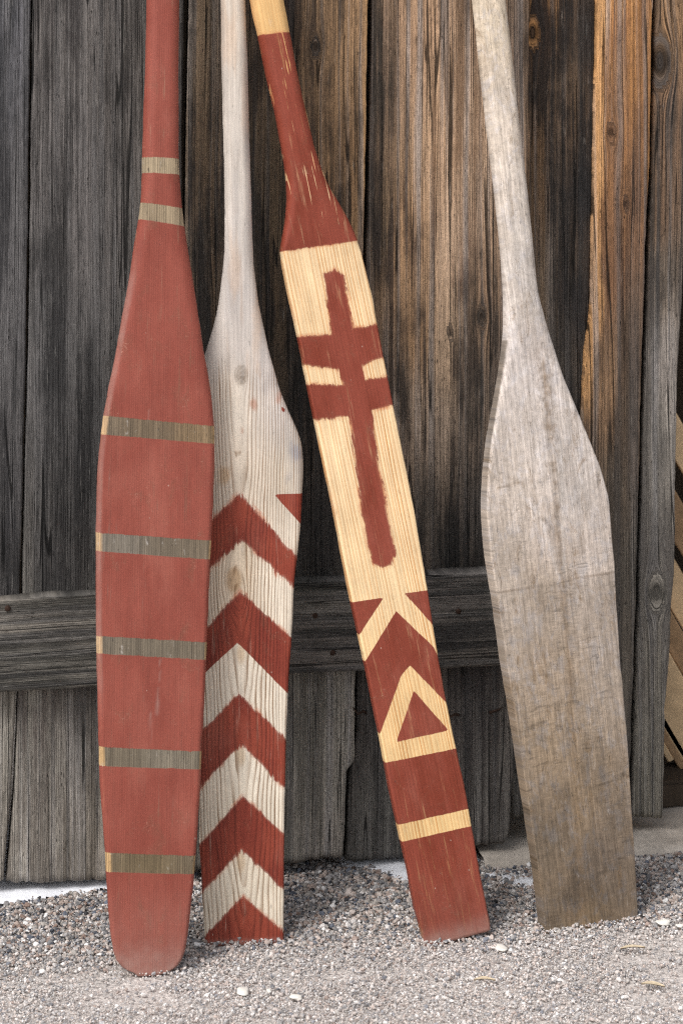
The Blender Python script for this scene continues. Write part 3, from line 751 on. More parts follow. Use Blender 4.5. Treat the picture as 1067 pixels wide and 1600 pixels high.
def style1(s, b, a):
    st = []
    for (lt, lb, rt, rb) in ((648.6, 677.5, 664.6, 692), (832, 860, 844, 873), (993, 1020, 1003, 1030), (1166, 1195.5, 1174, 1201), (1331, 1360.5, 1337, 1365), (246, 270, 249, 273), (317, 343, 326, 353)):
        if lt < 400:
            ul, ur = 220, 284
        else: ul, ur = 152, 322
        ext = lambda vl, vr, u: vl + (vr - vl) * (u - ul) / (ur - ul)
        st.append(poly_sdf(b, a, P2L(s, [(60, ext(lt, rt, 60)), (420, ext(lt, rt, 420)), (420, ext(lb, rb, 420)), (60, ext(lb, rb, 60))])))
    st = np.max(st, 0)
    eL = b - np.interp(a, s.a, s.c - s.w); eR = np.interp(a, s.a, s.c + s.w) - b
    tone = tones_at(s, b, a, [(240, 258, (176, 158, 130)), (250, 335, (162, 144, 118)), (240, 670, (122, 106, 86)), (300, 675, (138, 116, 88)), (190, 850, (132, 124, 112)), (260, 850, (114, 103, 88)), (240, 1015, (115, 105, 90)), (200, 1185, (116, 106, 90)), (255, 1185, (134, 125, 110)), (230, 1345, (116, 101, 76)), (240, 1500, (130, 112, 90))])
    # the rubbed arris shows pale wood
    ed = sstep(0.0085, 0.0055, eL) * (a < s.loc(U0, 560)[1]); pale = S((206, 170, 122))
    tone = tone * (1 - ed[:, None]) + pale * ed[:, None]
    ed2 = sstep(0.004, 0.002, eR) * (a < s.loc(U0, 560)[1]); tone = tone * (1 - ed2[:, None]) + S((190, 158, 116)) * ed2[:, None]
    amin = s.a[0]
    low = sstep(s.loc(U0, 1080)[1], s.loc(U0, 1250)[1], a)
    wear = 0.42 * low * sstep(0.005, 0.001, eL) + 0.20 * sstep(0.0025, 0.0, np.minimum(eL, eR)) + 0.10 * sstep(0.52, 0.7, fbm(b * 30, a * 14, 94, 3))
    dust = 0.42 * sstep(0.050, 0.0, a - amin) + 0.14 * sstep(0.14, 0.02, a - amin) + 0.03
    bevel_lit = sstep(s.loc(U0, 1100)[1], s.loc(U0, 980)[1], a) if False else sstep(s.loc(U0, 1130)[1], s.loc(U0, 1000)[1], a) * sstep(s.loc(U0, 380)[1], s.loc(U0, 470)[1], a)
    dust = dust + 0.34 * bevel_lit * sstep(0.0085, 0.0055, eL) * (0.5 + 0.7 * fbm(a * 30, 0 * a, 97, 3))  # highlight of the left-facing bevel, painted as a paler strip
    for (u0, v0, u1, v1, r, k) in ((250, 1030, 249, 1062, 0.003, 0.5), (247, 1075, 244, 1115, 0.004, 0.35), (236, 1115, 232, 1165, 0.005, 0.38), (232, 640, 230, 660, 0.002, 0.2)):
        p0 = s.loc(u0, v0); p1 = s.loc(u1, v1); e = p1 - p0
        tt = np.clip(((b - p0[0]) * e[0] + (a - p0[1]) * e[1]) / np.dot(e, e), 0, 1)
        dd = np.hypot(b - p0[0] - tt * e[0], a - p0[1] - tt * e[1])
        dust = dust + k * sstep(r, 0, dd) * sstep(0.3, 0.6, fbm(b * 200, a * 60, 98, 3))
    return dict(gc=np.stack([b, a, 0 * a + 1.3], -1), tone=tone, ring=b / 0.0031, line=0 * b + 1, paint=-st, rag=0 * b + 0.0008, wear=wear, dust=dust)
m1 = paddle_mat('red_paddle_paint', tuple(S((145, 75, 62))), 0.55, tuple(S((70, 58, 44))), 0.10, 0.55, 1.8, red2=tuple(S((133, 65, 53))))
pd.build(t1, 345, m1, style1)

# ---- 2: bare paddle with red chevrons
CH_L = [(345, 0), (346, 100), (349, 220), (351, 316), (350.6, 386), (349, 411), (345.5, 443), (341, 475), (334, 507), (325, 539), (319, 556), (306, 602), (296, 650), (286, 700), (282, 740), (284, 780), (287, 816), (292, 873), (297, 911), (303, 994), (310, 1080), (314, 1136), (312, 1227), (311, 1313), (314.5, 1364), (317, 1414), (320, 1466)]
CH_R = [(383, 0), (387, 100), (389.5, 220), (393, 316), (395, 386), (396, 411), (400, 443), (404, 475), (411, 507), (418, 539), (422, 556), (435, 602), (447, 634), (462, 666), (468, 682), (472, 698), (474, 730), (472, 771), (470, 816), (463.5, 873), (459, 911), (455.5, 994), (449.5, 1080), (447, 1147), (445, 1227), (444, 1303), (443, 1455), (442.5, 1471)]
t2 = empty('canoe_paddle'); tag(t2, 'bare pale wood paddle painted with red chevrons, partly behind the red paddle', 'paddle')
pd = Paddle((381, 1471), 5, CH_L, CH_R, [(-700, 0.0145, 0.013, 0.013), (0, 0.015, 0.0135, 0.0145), (386, 0.0155, 0.015, 0.015), (480, 0.0135, 0.02, 0.013), (580, 0.011, 0.02, 0.010), (700, 0.0095, 0.010, 0.008), (900, 0.009, 0.0045, 0.005), (1475, 0.008, 0.0035, 0.004)], 1.64, None, 22)
def style2(s, b, a):
    X = []
    def chev(tl, ta, tr, bl, ba, br):
        # edge lines run on past the blade
        ex = lambda p, q, k: (q[0] + (q[0] - p[0]) * k, q[1] + (q[1] - p[1]) * k)
        X.append(poly_sdf(b, a, P2L(s, [ex(ta, tl, 1.6), ta, ex(ta, tr, 0.6), ex(ba, br, 0.6), ba, ex(ba, bl, 1.6)])))
    chev((333, 808), (374, 769), (462, 868), (330, 886), (376, 843), (460, 917))
    chev((325, 977), (374, 922), (455.5, 995), (323, 1048), (370.5, 1003), (449, 1083))
    chev((318.5, 1137), (373, 1083), (443, 1150), (314, 1227), (376, 1161), (443, 1230))
    chev((311, 1318), (379, 1241), (444, 1301), (315, 1394), (377, 1326), (443, 1391))
    X.append(poly_sdf(b, a, P2L(s, [(290, 1492), (379.5, 1397), (470, 1479), (470, 1560), (290, 1560)])))
    X.append(poly_sdf(b, a, P2L(s, [(427, 771), (500, 769), (500, 853)])))
    X.append(poly_sdf(b, a, P2L(s, [(434, 629), (448, 640), (441, 646)])) - 0.0006)
    sd_ = np.max(X, 0)
    crisp = poly_sdf(b, a, P2L(s, [(290, 1010), (370, 950), (480, 1010), (480, 1120), (370, 1040), (290, 1110)]))
    rag = np.where(crisp > 0, 0.0007, 0.0030); rag = np.where(a > s.loc(U0, 925)[1], 0.0042, rag)
    rag = np.where((a > s.loc(U0, 826)[1]) & (b > s.loc(424, 800)[0]), 0.0004, rag)
    tone = tones_at(s, b, a, [(365, 20, (212, 200, 186)), (365, 200, (215, 205, 194)), (370, 380, (213, 204, 195)), (372, 470, (204, 196, 190)), (372, 545, (208, 199, 192)), (340, 560, (212, 202, 193)), (420, 570, (206, 198, 193)), (440, 640, (208, 200, 194)), (352, 600, (230, 215, 196)),
                                (370, 640, (232, 220, 204)), (355, 720, (229, 213, 193)), (380, 750, (230, 215, 196)), (440, 740, (216, 202, 182)), (462, 705, (178, 174, 170)), (380, 900, (226, 206, 180)), (420, 900, (236, 224, 206)), (400, 1060, (236, 224, 206)), (400, 1180, (237, 226, 208)), (360, 1300, (236, 223, 202)), (380, 1380, (234, 221, 200))])
    xc, _ = s.loc(374, 900); zk = lambda v: s.loc(U0, v)[1]
    dx = b - s.loc(375, 900)[0]
    sp = 0.0072
    ad = np.sqrt(dx * dx + 0.009 ** 2); f = (ad * (0.75 + 6.0 * ad) - 0.070 * (a - zk(1200)) * (0.5 + 0.5 * sstep(0.06, 0.0, ad))) / sp * 1.15
    for (u, v, r) in ((361, 905, 0.020), (375, 585, 0.010), (372, 935, 0.012)):
        kb, ka = s.loc(u, v); rk = np.sqrt((b - kb) ** 2 + ((a - ka) * 0.55) ** 2); f = f - 1.9 * np.exp(-(rk / r) ** 2)
    f = f + 1.8 * (fbm(a * 6, b * 26, 91, 4) - 0.5) + 0.7 * (fbm(a * 16, b * 60, 99, 2) - 0.5)
    line = 0.12 + 0.88 * sstep(s.loc(U0, 545)[1], s.loc(U0, 600)[1], a)
    line = np.maximum(line * sstep(0.002, 0.016, np.abs(dx) + 0.02 * fbm(a * 20, b * 0, 92, 3) * (a < zk(700)) - 0.004 * 0), 0.10)
    eR = np.interp(a, s.a, s.c + s.w) - b
    # small knot under the shoulder, oval pith mark in the first pale chevron
    kb, ka = s.loc(376, 585); rk = np.sqrt((b - kb) ** 2 + ((a - ka) * 0.7) ** 2); m = sstep(0.0105, 0.0085, rk) * (0.35 + 0.4 * np.sin(rk / 0.0012) ** 2) * (0.5 + 0.9 * fbm(b * 200, a * 200, 105, 3)) + 0.5 * sstep(0.005, 0.002, np.hypot(b - kb - 0.002, (a - ka + 0.004) * 1.5))
    m = np.clip(m, 0, 1); tone = tone * (1 - m[:, None]) + S((140, 124, 106)) * m[:, None]
    kb, ka = s.loc(365, 905); rk = np.sqrt((b - kb) ** 2 + ((a - ka) * 0.62) ** 2); m = sstep(0.013, 0.008, rk) * 0.65
    tone = tone * (1 - m[:, None]) + S((182, 146, 106)) * m[:, None]
    for v in (1020, 1138, 1180, 1345):
        kb, ka = s.loc(376, v); rk = np.sqrt((b - kb) ** 2 + ((a - ka) * 0.45) ** 2); m = sstep(0.009, 0.003, rk) * 0.5
        tone = tone * (1 - m[:, None]) + S((196, 160, 116)) * m[:, None]
    up = sstep(0.5, 0.56, (a - zk(650)) / (zk(530) - zk(650)) + 0.9 * (fbm(b * 45, a * 6, 120, 4) - 0.5))                       # old grey finish on the shoulder and shaft, rust and blue stains
    gm = up * sstep(0.40, 0.66, fbm(b * 90, a * 5, 106, 4)) * 0.40; tone = tone * (1 - gm[:, None]) + S((172, 165, 161)) * gm[:, None]
    om = up * sstep(0.52, 0.72, fbm(b * 70, a * 9, 107, 4)) * 0.35; tone = tone * (1 - om[:, None]) + S((204, 170, 140)) * om[:, None]
    for (u, v, r, c, k) in ((462, 706, 0.012, (150, 152, 160), 0.8), (448, 745, 0.008, (165, 160, 158), 0.5), (378, 670, 0.004, (170, 110, 80), 0.6), (396, 632, 0.007, (190, 130, 104), 0.6), (436, 620, 0.007, (188, 124, 96), 0.5), (350, 742, 0.012, (206, 168, 124), 0.6), (418, 600, 0.012, (176, 170, 168), 0.5)):
        kb, ka = s.loc(u, v); rk = np.hypot(b - kb, (a - ka) * 0.6) + 0.010 * (fbm(b * 110, a * 70, 108, 3) - 0.5)
        m = k * sstep(r, r * 0.3, rk); tone = tone * (1 - m[:, None]) + S(c) * m[:, None]
    dust = 0.45 * sstep(0.010, 0.0, a - s.a[0])
    return dict(gc=np.stack([b, a, 0 * a + 5.1], -1), tone=tone, ring=f, line=line, paint=sd_, rag=rag, wear=0.14 * sstep(0.002, 0, eR) + 0.10 * sstep(0.5, 0.7, fbm(b * 40, a * 25, 93, 3)), dust=dust)
m2 = paddle_mat('chevron_paddle_wood', tuple(S((146, 68, 51))), 1.0, tuple(S((134, 100, 68))), 0.85, 0.6, 0.8, red2=tuple(S((124, 53, 41))))
pd.build(t2, 440, m2, style2)

# ---- 3: pine paddle with cross and triangles
CR_L = [(389, 0), (402, 52), (415, 116), (429, 174), (440, 232), (445, 261), (448, 290), (448.5, 315), (446, 345), (441, 375), (437.5, 390), (441, 415), (451, 465), (460.5, 505), (489.5, 650), (520, 796), (542.5, 916), (568, 1032), (592, 1149), (609, 1240), (636, 1360), (646.5, 1420), (656, 1452), (661, 1471)]
CR_R = [(443, 0), (452, 50), (464, 116), (477, 174), (491, 232), (500, 261), (512, 290), (530, 320), (546, 349), (557, 374), (563, 394), (570, 425), (580.5, 465), (587, 505), (616, 650), (645, 796), (665, 916), (683, 1032), (706, 1149), (726, 1240), (747, 1360), (759, 1420), (763, 1440), (764, 1451)]
t3 = empty('canoe_paddle'); tag(t3, 'tilted golden pine paddle with red double cross and triangles, second from right', 'paddle')
pd = Paddle((712, 1467), 11, CR_L, CR_R, [(-700, 0.018, 0.016, 0.016), (0, 0.0185, 0.016, 0.017), (200, 0.0185, 0.014, 0.015), (290, 0.018, 0.013, 0.012), (340, 0.0150, 0.010, 0.009), (384, 0.0115, 0.005, 0.007), (400, 0.0112, 0.0032, 0.004), (1300, 0.0105, 0.003, 0.0035), (1480, 0.0100, 0.003, 0.0035)], 1.66, None, 33, sig=0.0035)
def style3(s, b, a):
    sd1 = lambda pts: poly_sdf(b, a, P2L(s, pts))
    shaft = sd1([(330, 68), (402, 56), (452, 50), (540, 36), (680, 356), (557, 377), (500, 384), (440, 393), (330, 408)])
    cross = np.max([sd1([(503, 428), (520, 421), (535, 430), (541, 470), (549, 512), (580, 645), (588, 720), (600, 790), (612, 846), (614, 866), (608, 882), (595, 887), (582, 880), (573, 856), (562, 800), (553, 720), (545, 655), (515, 525), (509, 470)]),
                    sd1([(420, 527), (466, 525), (517, 522), (550, 512), (590, 506), (650, 498), (655, 546), (598, 558), (565, 570), (527, 577), (472, 570), (430, 563)]),
                    sd1([(430, 595), (480, 600), (527, 601), (567, 594), (605, 587), (650, 578), (660, 622), (613, 632), (580, 641), (540, 650), (490, 656), (440, 664)])], 0)
    tri = np.maximum(sd1([(480, 949), (548, 939.5), (597.7, 932), (558.4, 992), (505, 1073)]), sd1([(629, 926), (666, 920.5), (740, 909), (728, 1037), (675, 977)]))
    body = sd1([(616.5, 953), (640, 976), (675, 1010), (683, 1026), (760, 1090), (860, 1600), (560, 1600), (490, 1130), (567, 1033)])
    frame = sd1([(638, 1039), (625, 1053), (591, 1147), (560, 1220), (565, 1197), (599, 1190), (711, 1167.5), (760, 1158), (760, 1162), (696.5, 1099)])
    inner = sd1([(643.6, 1077), (616.5, 1158), (698.5, 1140)])
    stripe = sd1([(560, 1301), (620, 1287), (729, 1262.5), (790, 1249), (795, 1275), (733.5, 1288.5), (625.5, 1313), (565, 1326)])
    lower = np.maximum(np.minimum(np.minimum(body, -frame), -stripe), inner)
    sd_ = np.max([shaft, cross, tri, lower], 0)
    low = a < s.loc(600, 905)[1]
    rag = np.where(low, 0.0006, 0.0030); rag = np.where(np.abs(shaft) < 0.012, 0.0016, rag)
    tone = tones_at(s, b, a, [(418, 20, (220, 180, 124)), (500, 440, (240, 212, 170)), (470, 470, (236, 207, 164)), (560, 700, (241, 213, 171)), (620, 760, (240, 210, 166)), (600, 900, (241, 213, 169)), (620, 1100, (236, 202, 150)), (680, 1285, (236, 202, 146)), (700, 1440, (210, 170, 120))])
    eL = b - np.interp(a, s.a, s.c - s.w); eR = np.interp(a, s.a, s.c + s.w) - b
    inshaft = sstep(s.loc(U0, 400)[1], s.loc(U0, 330)[1], a)
    wear = 0.62 * inshaft * sstep(0.30, 0.6, fbm(b * 70, a * 9, 77, 3)) + 0.03 * (1 - inshaft) + 0.22 * sstep(0.003, 0.0, np.minimum(eL, eR))
    cb, _ = s.loc(590, 700); wear = wear + 0.16 * sstep(0.007, 0.002, np.abs(b - s.loc(567, 700)[0]))
    dust = 0.45 * sstep(0.03, 0.0, a - s.a[0]) + 0.08 * sstep(0.10, 0.0, a - s.a[0])
    f = b / 0.0049 + 1.4 * (fbm(b * 40, a * 2.0, 78, 3) - 0.5)
    # red haze left by the wiped brush round the bare edge
    m = sstep(0.006, 0.0, -sd_) * (1 - low * 1.0) * 0.30 * fbm(b * 120, a * 40, 79, 3) + 0.25 * sstep(0.004, 0, eL) * sstep(0.45, 0.7, fbm(a * 30, b * 0, 80, 3))
    tone = tone * (1 - m[:, None]) + S((198, 120, 76)) * m[:, None]
    return dict(gc=np.stack([b, a, 0 * a + 9.7], -1), tone=tone, ring=f, line=0.35 + 0.65 * (1 - inshaft), paint=sd_, rag=rag, wear=wear, dust=dust)
m3 = paddle_mat('pine_paddle_wood', tuple(S((140, 69, 54))), 1.0, tuple(S((204, 142, 80))), 0.25, 0.45, 0.6, red2=tuple(S((124, 56, 40))))
pd.build(t3, 386, m3, style3)

# ---- 4: plain grey paddle
GR_L = [(738.5, 0), (749.7, 101), (761, 202), (773.5, 304), (783.6, 405), (787, 455), (788, 506), (787, 530), (781, 580), (773, 631), (764, 682), (758, 732), (755, 783), (757, 834), (763, 884), (772, 935), (785.6, 1036), (790, 1060), (806, 1161), (821, 1262), (836, 1364), (842, 1414), (845, 1447)]
GR_R = [(787.6, 0), (800, 101), (810.4, 202), (823, 304), (833, 405), (838, 455), (851, 506), (858.5, 530), (873.7, 580), (894, 631), (914, 682), (934, 732), (946, 778), (950, 834), (954.6, 884), (956.5, 935), (963, 1036), (966, 1060), (975, 1161), (981, 1262), (987.5, 1364), (990, 1414), (990, 1433)]
t4 = empty('canoe_paddle'); tag(t4, 'plain unpainted grey paddle with a square tip, rightmost at the door', 'paddle')
pd = Paddle((917, 1441), 19, GR_L, GR_R, [(-700, 0.0165, 0.015, 0.015), (0, 0.018, 0.017, 0.0175), (400, 0.0185, 0.018, 0.0178), (500, 0.0165, 0.018, 0.014), (600, 0.0145, 0.012, 0.009), (730, 0.014, 0.004, 0.005), (1000, 0.014, 0.002, 0.0025), (1450, 0.013, 0.002, 0.0025)], 1.66, None, 44)
def style4(s, b, a):
    tone = tones_at(s, b, a, [(765, 30, (227, 210, 187)), (785, 200, (229, 214, 198)), (800, 330, (225, 214, 203)), (815, 450, (220, 210, 201)), (820, 560, (225, 214, 207)), (830, 680, (220, 208, 198)), (880, 740, (212, 202, 194)), (800, 760, (218, 204, 191)), (850, 850, (207, 192, 180)), (920, 880, (203, 190, 180)), (790, 890, (199, 184, 169)),
                                (850, 925, (190, 173, 155)), (930, 930, (184, 168, 152)), (860, 1050, (186, 166, 145)), (860, 1160, (175, 154, 130)), (900, 1260, (160, 139, 115)), (860, 1330, (136, 120, 102)), (930, 1340, (123, 109, 96)), (900, 1400, (121, 106, 92)), (910, 1440, (147, 124, 94))])
    # stain down the pith
    cb = np.interp(a, [s.loc(880, 1440)[1], s.loc(880, 1000)[1], s.loc(870, 700)[1], s.loc(840, 560)[1]], [s.loc(905, 1440)[0], s.loc(881, 1000)[0], s.loc(855, 700)[0], s.loc(843, 560)[0]])
    m = 0.28 * sstep(0.010, 0.0, np.abs(b - cb + 0.010 * (fbm(a * 14, 0 * a, 95, 3) - 0.5))) * sstep(s.loc(U0, 540)[1], s.loc(U0, 640)[1], a) * (0.4 + 0.9 * fbm(a * 30, b * 60, 96, 3))
    tone = tone * (1 - m[:, None]) + S((140, 112, 80)) * m[:, None]
    wide = np.where(a > s.loc(U0, 800)[1], 0.024, 0.012)
    cr = sstep(wide, 0.0, np.abs(b - cb)) * sstep(s.loc(U0, 535)[1], s.loc(U0, 620)[1], a) * (0.35 + 0.65 * sstep(s.loc(U0, 1000)[1], s.loc(U0, 800)[1], a))
    m = 0.42 * cr * sstep(0.46, 0.62, fbm(b * 110, a * 190, 109, 4)); tone = tone * (1 - m[:, None]) + S((122, 98, 70)) * m[:, None]
    m = 0.34 * sstep(0.54, 0.70, fbm(b * 34, a * 22, 110, 5)) * sstep(s.loc(U0, 1180)[1], s.loc(U0, 1330)[1], a); tone = tone * (1 - m[:, None]) + S((84, 74, 64)) * m[:, None]
    m = 0.22 * sstep(0.52, 0.70, fbm(b * 26, a * 16, 111, 5)); tone = tone * (1 - m[:, None]) + S((150, 128, 104)) * m[:, None]
    for (u0, v0, u1, v1, k, c) in ((806, 770, 836, 800, 0.6, (222, 214, 208)), (836, 800, 868, 905, 0.6, (224, 216, 210)), (870, 690, 874, 900, 0.55, (222, 214, 206)), (838, 806, 866, 836, 0.5, (130, 106, 80)), (772, 762, 808, 752, 0.6, (140, 116, 88)), (790, 745, 812, 758, 0.5, (136, 112, 84)), (843, 560, 850, 690, 0.4, (150, 124, 96)), (874, 910, 890, 1150, 0.35, (126, 100, 72))):
        p0 = s.loc(u0, v0); p1 = s.loc(u1, v1); e = p1 - p0
        tt = np.clip(((b - p0[0]) * e[0] + (a - p0[1]) * e[1]) / np.dot(e, e), 0, 1)
        dd = np.hypot(b - p0[0] - tt * e[0] + 0.003 * (fbm(a * 60, b * 60, 112, 3) - 0.5), a - p0[1] - tt * e[1])
        m = k * sstep(0.0034, 0.0, dd) * (0.4 + 0.9 * vnoise(a * 90, b * 90, 113)); m = np.clip(m, 0, 1); tone = tone * (1 - m[:, None]) + S(c) * m[:, None]
    # water line
    wl = a - s.loc(860, 909)[1] - 0.02 * (b - s.loc(860, 909)[0])
    m = 0.50 * sstep(0.0020, 0.0, np.abs(wl)); tone = tone * (1 - m[:, None]) + S((110, 90, 70)) * m[:, None]
    below = sstep(0.001, -0.002, wl); tone = tone * (1 - 0.12 * below[:, None])
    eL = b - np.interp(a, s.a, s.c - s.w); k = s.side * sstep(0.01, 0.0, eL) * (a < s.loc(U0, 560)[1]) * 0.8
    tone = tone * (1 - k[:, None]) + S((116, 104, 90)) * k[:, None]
    dust = 0.25 * sstep(0.006, 0.0, a - s.a[0])
    return dict(gc=np.stack([b, a, 0 * a + 14.3], -1), tone=tone, ring=b / 0.006 + 1.5 * fbm(b * 30, a * 4, 98, 3), line=0 * b + 0.35, paint=0 * b - 1, rag=0 * b, wear=0.15 + 0.85 * sstep(s.loc(U0, 640)[1], s.loc(U0, 1000)[1], a), dust=dust)
m4 = paddle_mat('grey_paddle_wood', (0.3, 0.1, 0.08), 0.30, tuple(S((140, 118, 96))), 0.0, 0.8, 1.1, saw=0.9)
pd.build(t4, 500, m4, style4)

# ------------------------------------------------------------------ snow
def snow(name, outline, h, seed, label):
    pts = np.array([on_ground(u, v)[:2] for u, v in outline]); lo = pts.min(0); hi = pts.max(0)
    n = max(12, int((hi[0] - lo[0]) / 0.006)); m = max(8, int((hi[1] - lo[1]) / 0.006))
    X, Y = np.meshgrid(np.linspace(lo[0], hi[0], n), np.linspace(lo[1], hi[1], m))
    sdv = poly_sdf(X.ravel(), Y.ravel(), pts).reshape(X.shape) + 0.012 * (fbm(X * 45, Y * 45, seed, 3) - 0.55)
    Z = h * np.sqrt(np.clip(sdv / 0.03, 0, 1)) + 0.002 * (fbm(X * 60, Y * 60, seed + 1, 3) - 0.5) - 0.0045 + 0.004 * (sdv > 0)
    i = np.arange(n * m).reshape(m, n)
    f = np.stack([i[:-1, :-1], i[:-1, 1:], i[1:, 1:], i[1:, :-1]], -1).reshape(-1, 4)
    keep = (sdv.ravel()[f] > -0.004).all(1)
    f = f[keep]; used = np.unique(f); mp = np.full(n * m, -1); mp[used] = np.arange(len(used))
    o = mesh_np(name, np.stack([X.ravel(), Y.ravel(), Z.ravel()], -1)[used], mp[f], M_SNOW)
    tag(o, label, 'snow', None, 'stuff')
snow('snow', [(-420, 1425), (-60, 1415), (40, 1410), (120, 1396), (175, 1390), (300, 1378), (330, 1340), (300, 1290), (-300, 1290), (-420, 1330)], 0.006, 401, 'white snow drifted under the left end of the door')
snow('snow', [(528, 1352), (590, 1362), (632, 1384), (660, 1376), (650, 1340), (640, 1310), (520, 1312)], 0.004, 402, 'thin ice patch on gravel behind the cross paddle')
snow('snow', [(742, 1362), (790, 1380), (835, 1394), (870, 1388), (860, 1370), (800, 1360)], 0.002, 403, 'small icy patch on gravel beside the grey paddle')

# ------------------------------------------------------------------ gravel
def build_gravel():
    def region(n, x0, x1, y0, y1, smin, smax, zlift, seed):
        r = np.random.default_rng(seed)
        x = r.uniform(x0, x1, n); y = r.uniform(y0, y1, n)
        size = smin + (smax - smin) * r.beta(1.3, 3.2, n)
        return x, y, size, r.uniform(-0.3, 1, n) * zlift
    parts = [region(95000, -0.62, 0.66, 2.74, 3.50, 0.0010, 0.0034, 0.0012, 1),
             region(20000, -0.62, 0.66, 2.74, 3.50, 0.0018, 0.0062, 0.0026, 2),
             region(70000, -1.5, 1.7, 1.6, 3.50, 0.0026, 0.0062, 0.0015, 3)]
    x = np.concatenate([p[0] for p in parts]); y = np.concatenate([p[1] for p in parts]); s = np.concatenate([p[2] for p in parts]); z = np.concatenate([p[3] for p in parts])
    outer = np.arange(len(x)) >= 115000
    core = (x > -0.62) & (x < 0.66) & (y > 2.74)
    keep = ~(outer & core)
    # distance in front of the door: loose coarse stones by the wall, trodden dusty grit in front
    dw = (x - W0[0]) * WN[0] + (y - W0[1]) * WN[1]
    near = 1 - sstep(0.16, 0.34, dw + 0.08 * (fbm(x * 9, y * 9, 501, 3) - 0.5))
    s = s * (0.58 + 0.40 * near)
    trod = fbm(x * 7, y * 12, 502, 4)
    drop = (1 - near) * sstep(0.50, 0.68, trod) * 0.75
    rr = RNG.uniform(0, 1, len(x)); keep &= rr > drop
    # nothing lies on the stone floor or behind the wall far in
    ss = (x - W0[0]) * WT[0] + (y - W0[1]) * WT[1]
    onsill = (ss > 0.69 + 0.05 * (fbm(y * 12, x * 0, 504, 2) - 0.5)) & (dw < 0.02 + 0.04 * (fbm(x * 14, y * 14, 505, 3) - 0.5)); keep &= ~(onsill & (RNG.uniform(0, 1, len(x)) > 0.10 * sstep(-0.10, 0.03, dw)))
    keep &= dw > -0.22
    for ol in ([(-420, 1432), (-60, 1420), (40, 1414), (120, 1400), (175, 1394), (300, 1380), (330, 1340), (300, 1270), (-420, 1270)], [(528, 1356), (590, 1364), (628, 1382), (650, 1374), (640, 1300), (520, 1300)], [(752, 1364), (800, 1384), (850, 1390), (850, 1372)]):
        sdv = poly_sdf(x, y, [tuple(on_ground(u, v)[:2]) for u, v in ol]) + 0.016 * (fbm(x * 50, y * 50, 511, 2) - 0.5)
        keep &= ~((sdv > 0.004) & (RNG.uniform(0, 1, len(x)) > 0.02 + 0.25 * sstep(0.02, 0.004, sdv)))
    x, y, z, s, near = x[keep], y[keep], z[keep], s[keep], near[keep]
    und = 0.006 * (fbm(x * 6, y * 6, 503, 3) - 0.5) * 0.6
    # stones pushed up round the paddle tips
    for (u0, v0, u1, v1) in ((196, 1521, 268, 1521), (322, 1470, 442, 1472), (661, 1472, 762, 1455), (845, 1448, 990, 1434)):
        p, q = on_ground(u0, v0), on_ground(u1, v1); e = q - p
        tt = np.clip(((x - p[0]) * e[0] + (y - p[1]) * e[1]) / (e[0] ** 2 + e[1] ** 2), 0, 1)
        dd = np.hypot(x - p[0] - tt * e[0], y - p[1] - tt * e[1])
        und = und + 0.0075 * np.exp(-(dd / 0.016) ** 2) * (0.4 + 1.0 * vnoise(x * 60, y * 60, 520))
    n = len(x)
    pal = np.array([S(c) for c in ((116, 115, 116), (154, 151, 150), (166, 150, 141), (178, 163, 154), (76, 79, 87), (98, 103, 114), (206, 201, 198), (224, 222, 220), (136, 116, 106), (58, 57, 59), (162, 156, 150), (192, 181, 174))])
    pr = np.array([16, 18, 9, 8, 4, 8, 11, 5, 9, 2, 15, 12], float); pr /= pr.sum()
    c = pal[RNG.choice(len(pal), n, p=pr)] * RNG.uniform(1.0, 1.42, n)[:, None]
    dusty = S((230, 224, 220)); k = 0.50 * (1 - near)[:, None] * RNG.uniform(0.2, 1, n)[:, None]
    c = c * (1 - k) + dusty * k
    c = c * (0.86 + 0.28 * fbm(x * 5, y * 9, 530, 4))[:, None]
    wall_tone = (0.80 + 0.20 * (1 - near))[:, None]; c = c * wall_tone            # stones get darker towards the wall
    sc = np.stack([s * RNG.uniform(0.8, 1.35, n), s * RNG.uniform(0.7, 1.1, n), s * RNG.uniform(0.5, 0.95, n)], -1)
    rot = np.stack([RNG.normal(0, 0.45, n), RNG.normal(0, 0.45, n), RNG.uniform(0, 6.28, n)], -1)
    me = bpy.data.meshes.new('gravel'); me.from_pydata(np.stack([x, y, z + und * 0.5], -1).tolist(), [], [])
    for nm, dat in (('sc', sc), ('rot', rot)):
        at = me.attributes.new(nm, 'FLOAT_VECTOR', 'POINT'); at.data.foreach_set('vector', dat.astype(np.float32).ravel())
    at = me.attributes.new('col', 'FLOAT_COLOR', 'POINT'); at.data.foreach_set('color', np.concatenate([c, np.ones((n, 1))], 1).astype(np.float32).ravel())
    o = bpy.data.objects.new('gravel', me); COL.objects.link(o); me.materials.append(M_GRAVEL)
    tag(o, 'loose grey and pinkish gravel covering the ground in front of the door', 'gravel', None, 'stuff')
    g = bpy.data.node_groups.new('gravel_stones', 'GeometryNodeTree')
    g.interface.new_socket('Geometry', in_out='INPUT', socket_type='NodeSocketGeometry')
    g.interface.new_socket('Geometry', in_out='OUTPUT', socket_type='NodeSocketGeometry')
    N = g.nodes.new; Lk = g.links.new
    gi = N('NodeGroupInput'); go = N('NodeGroupOutput')
    join = N('GeometryNodeJoinGeometry')
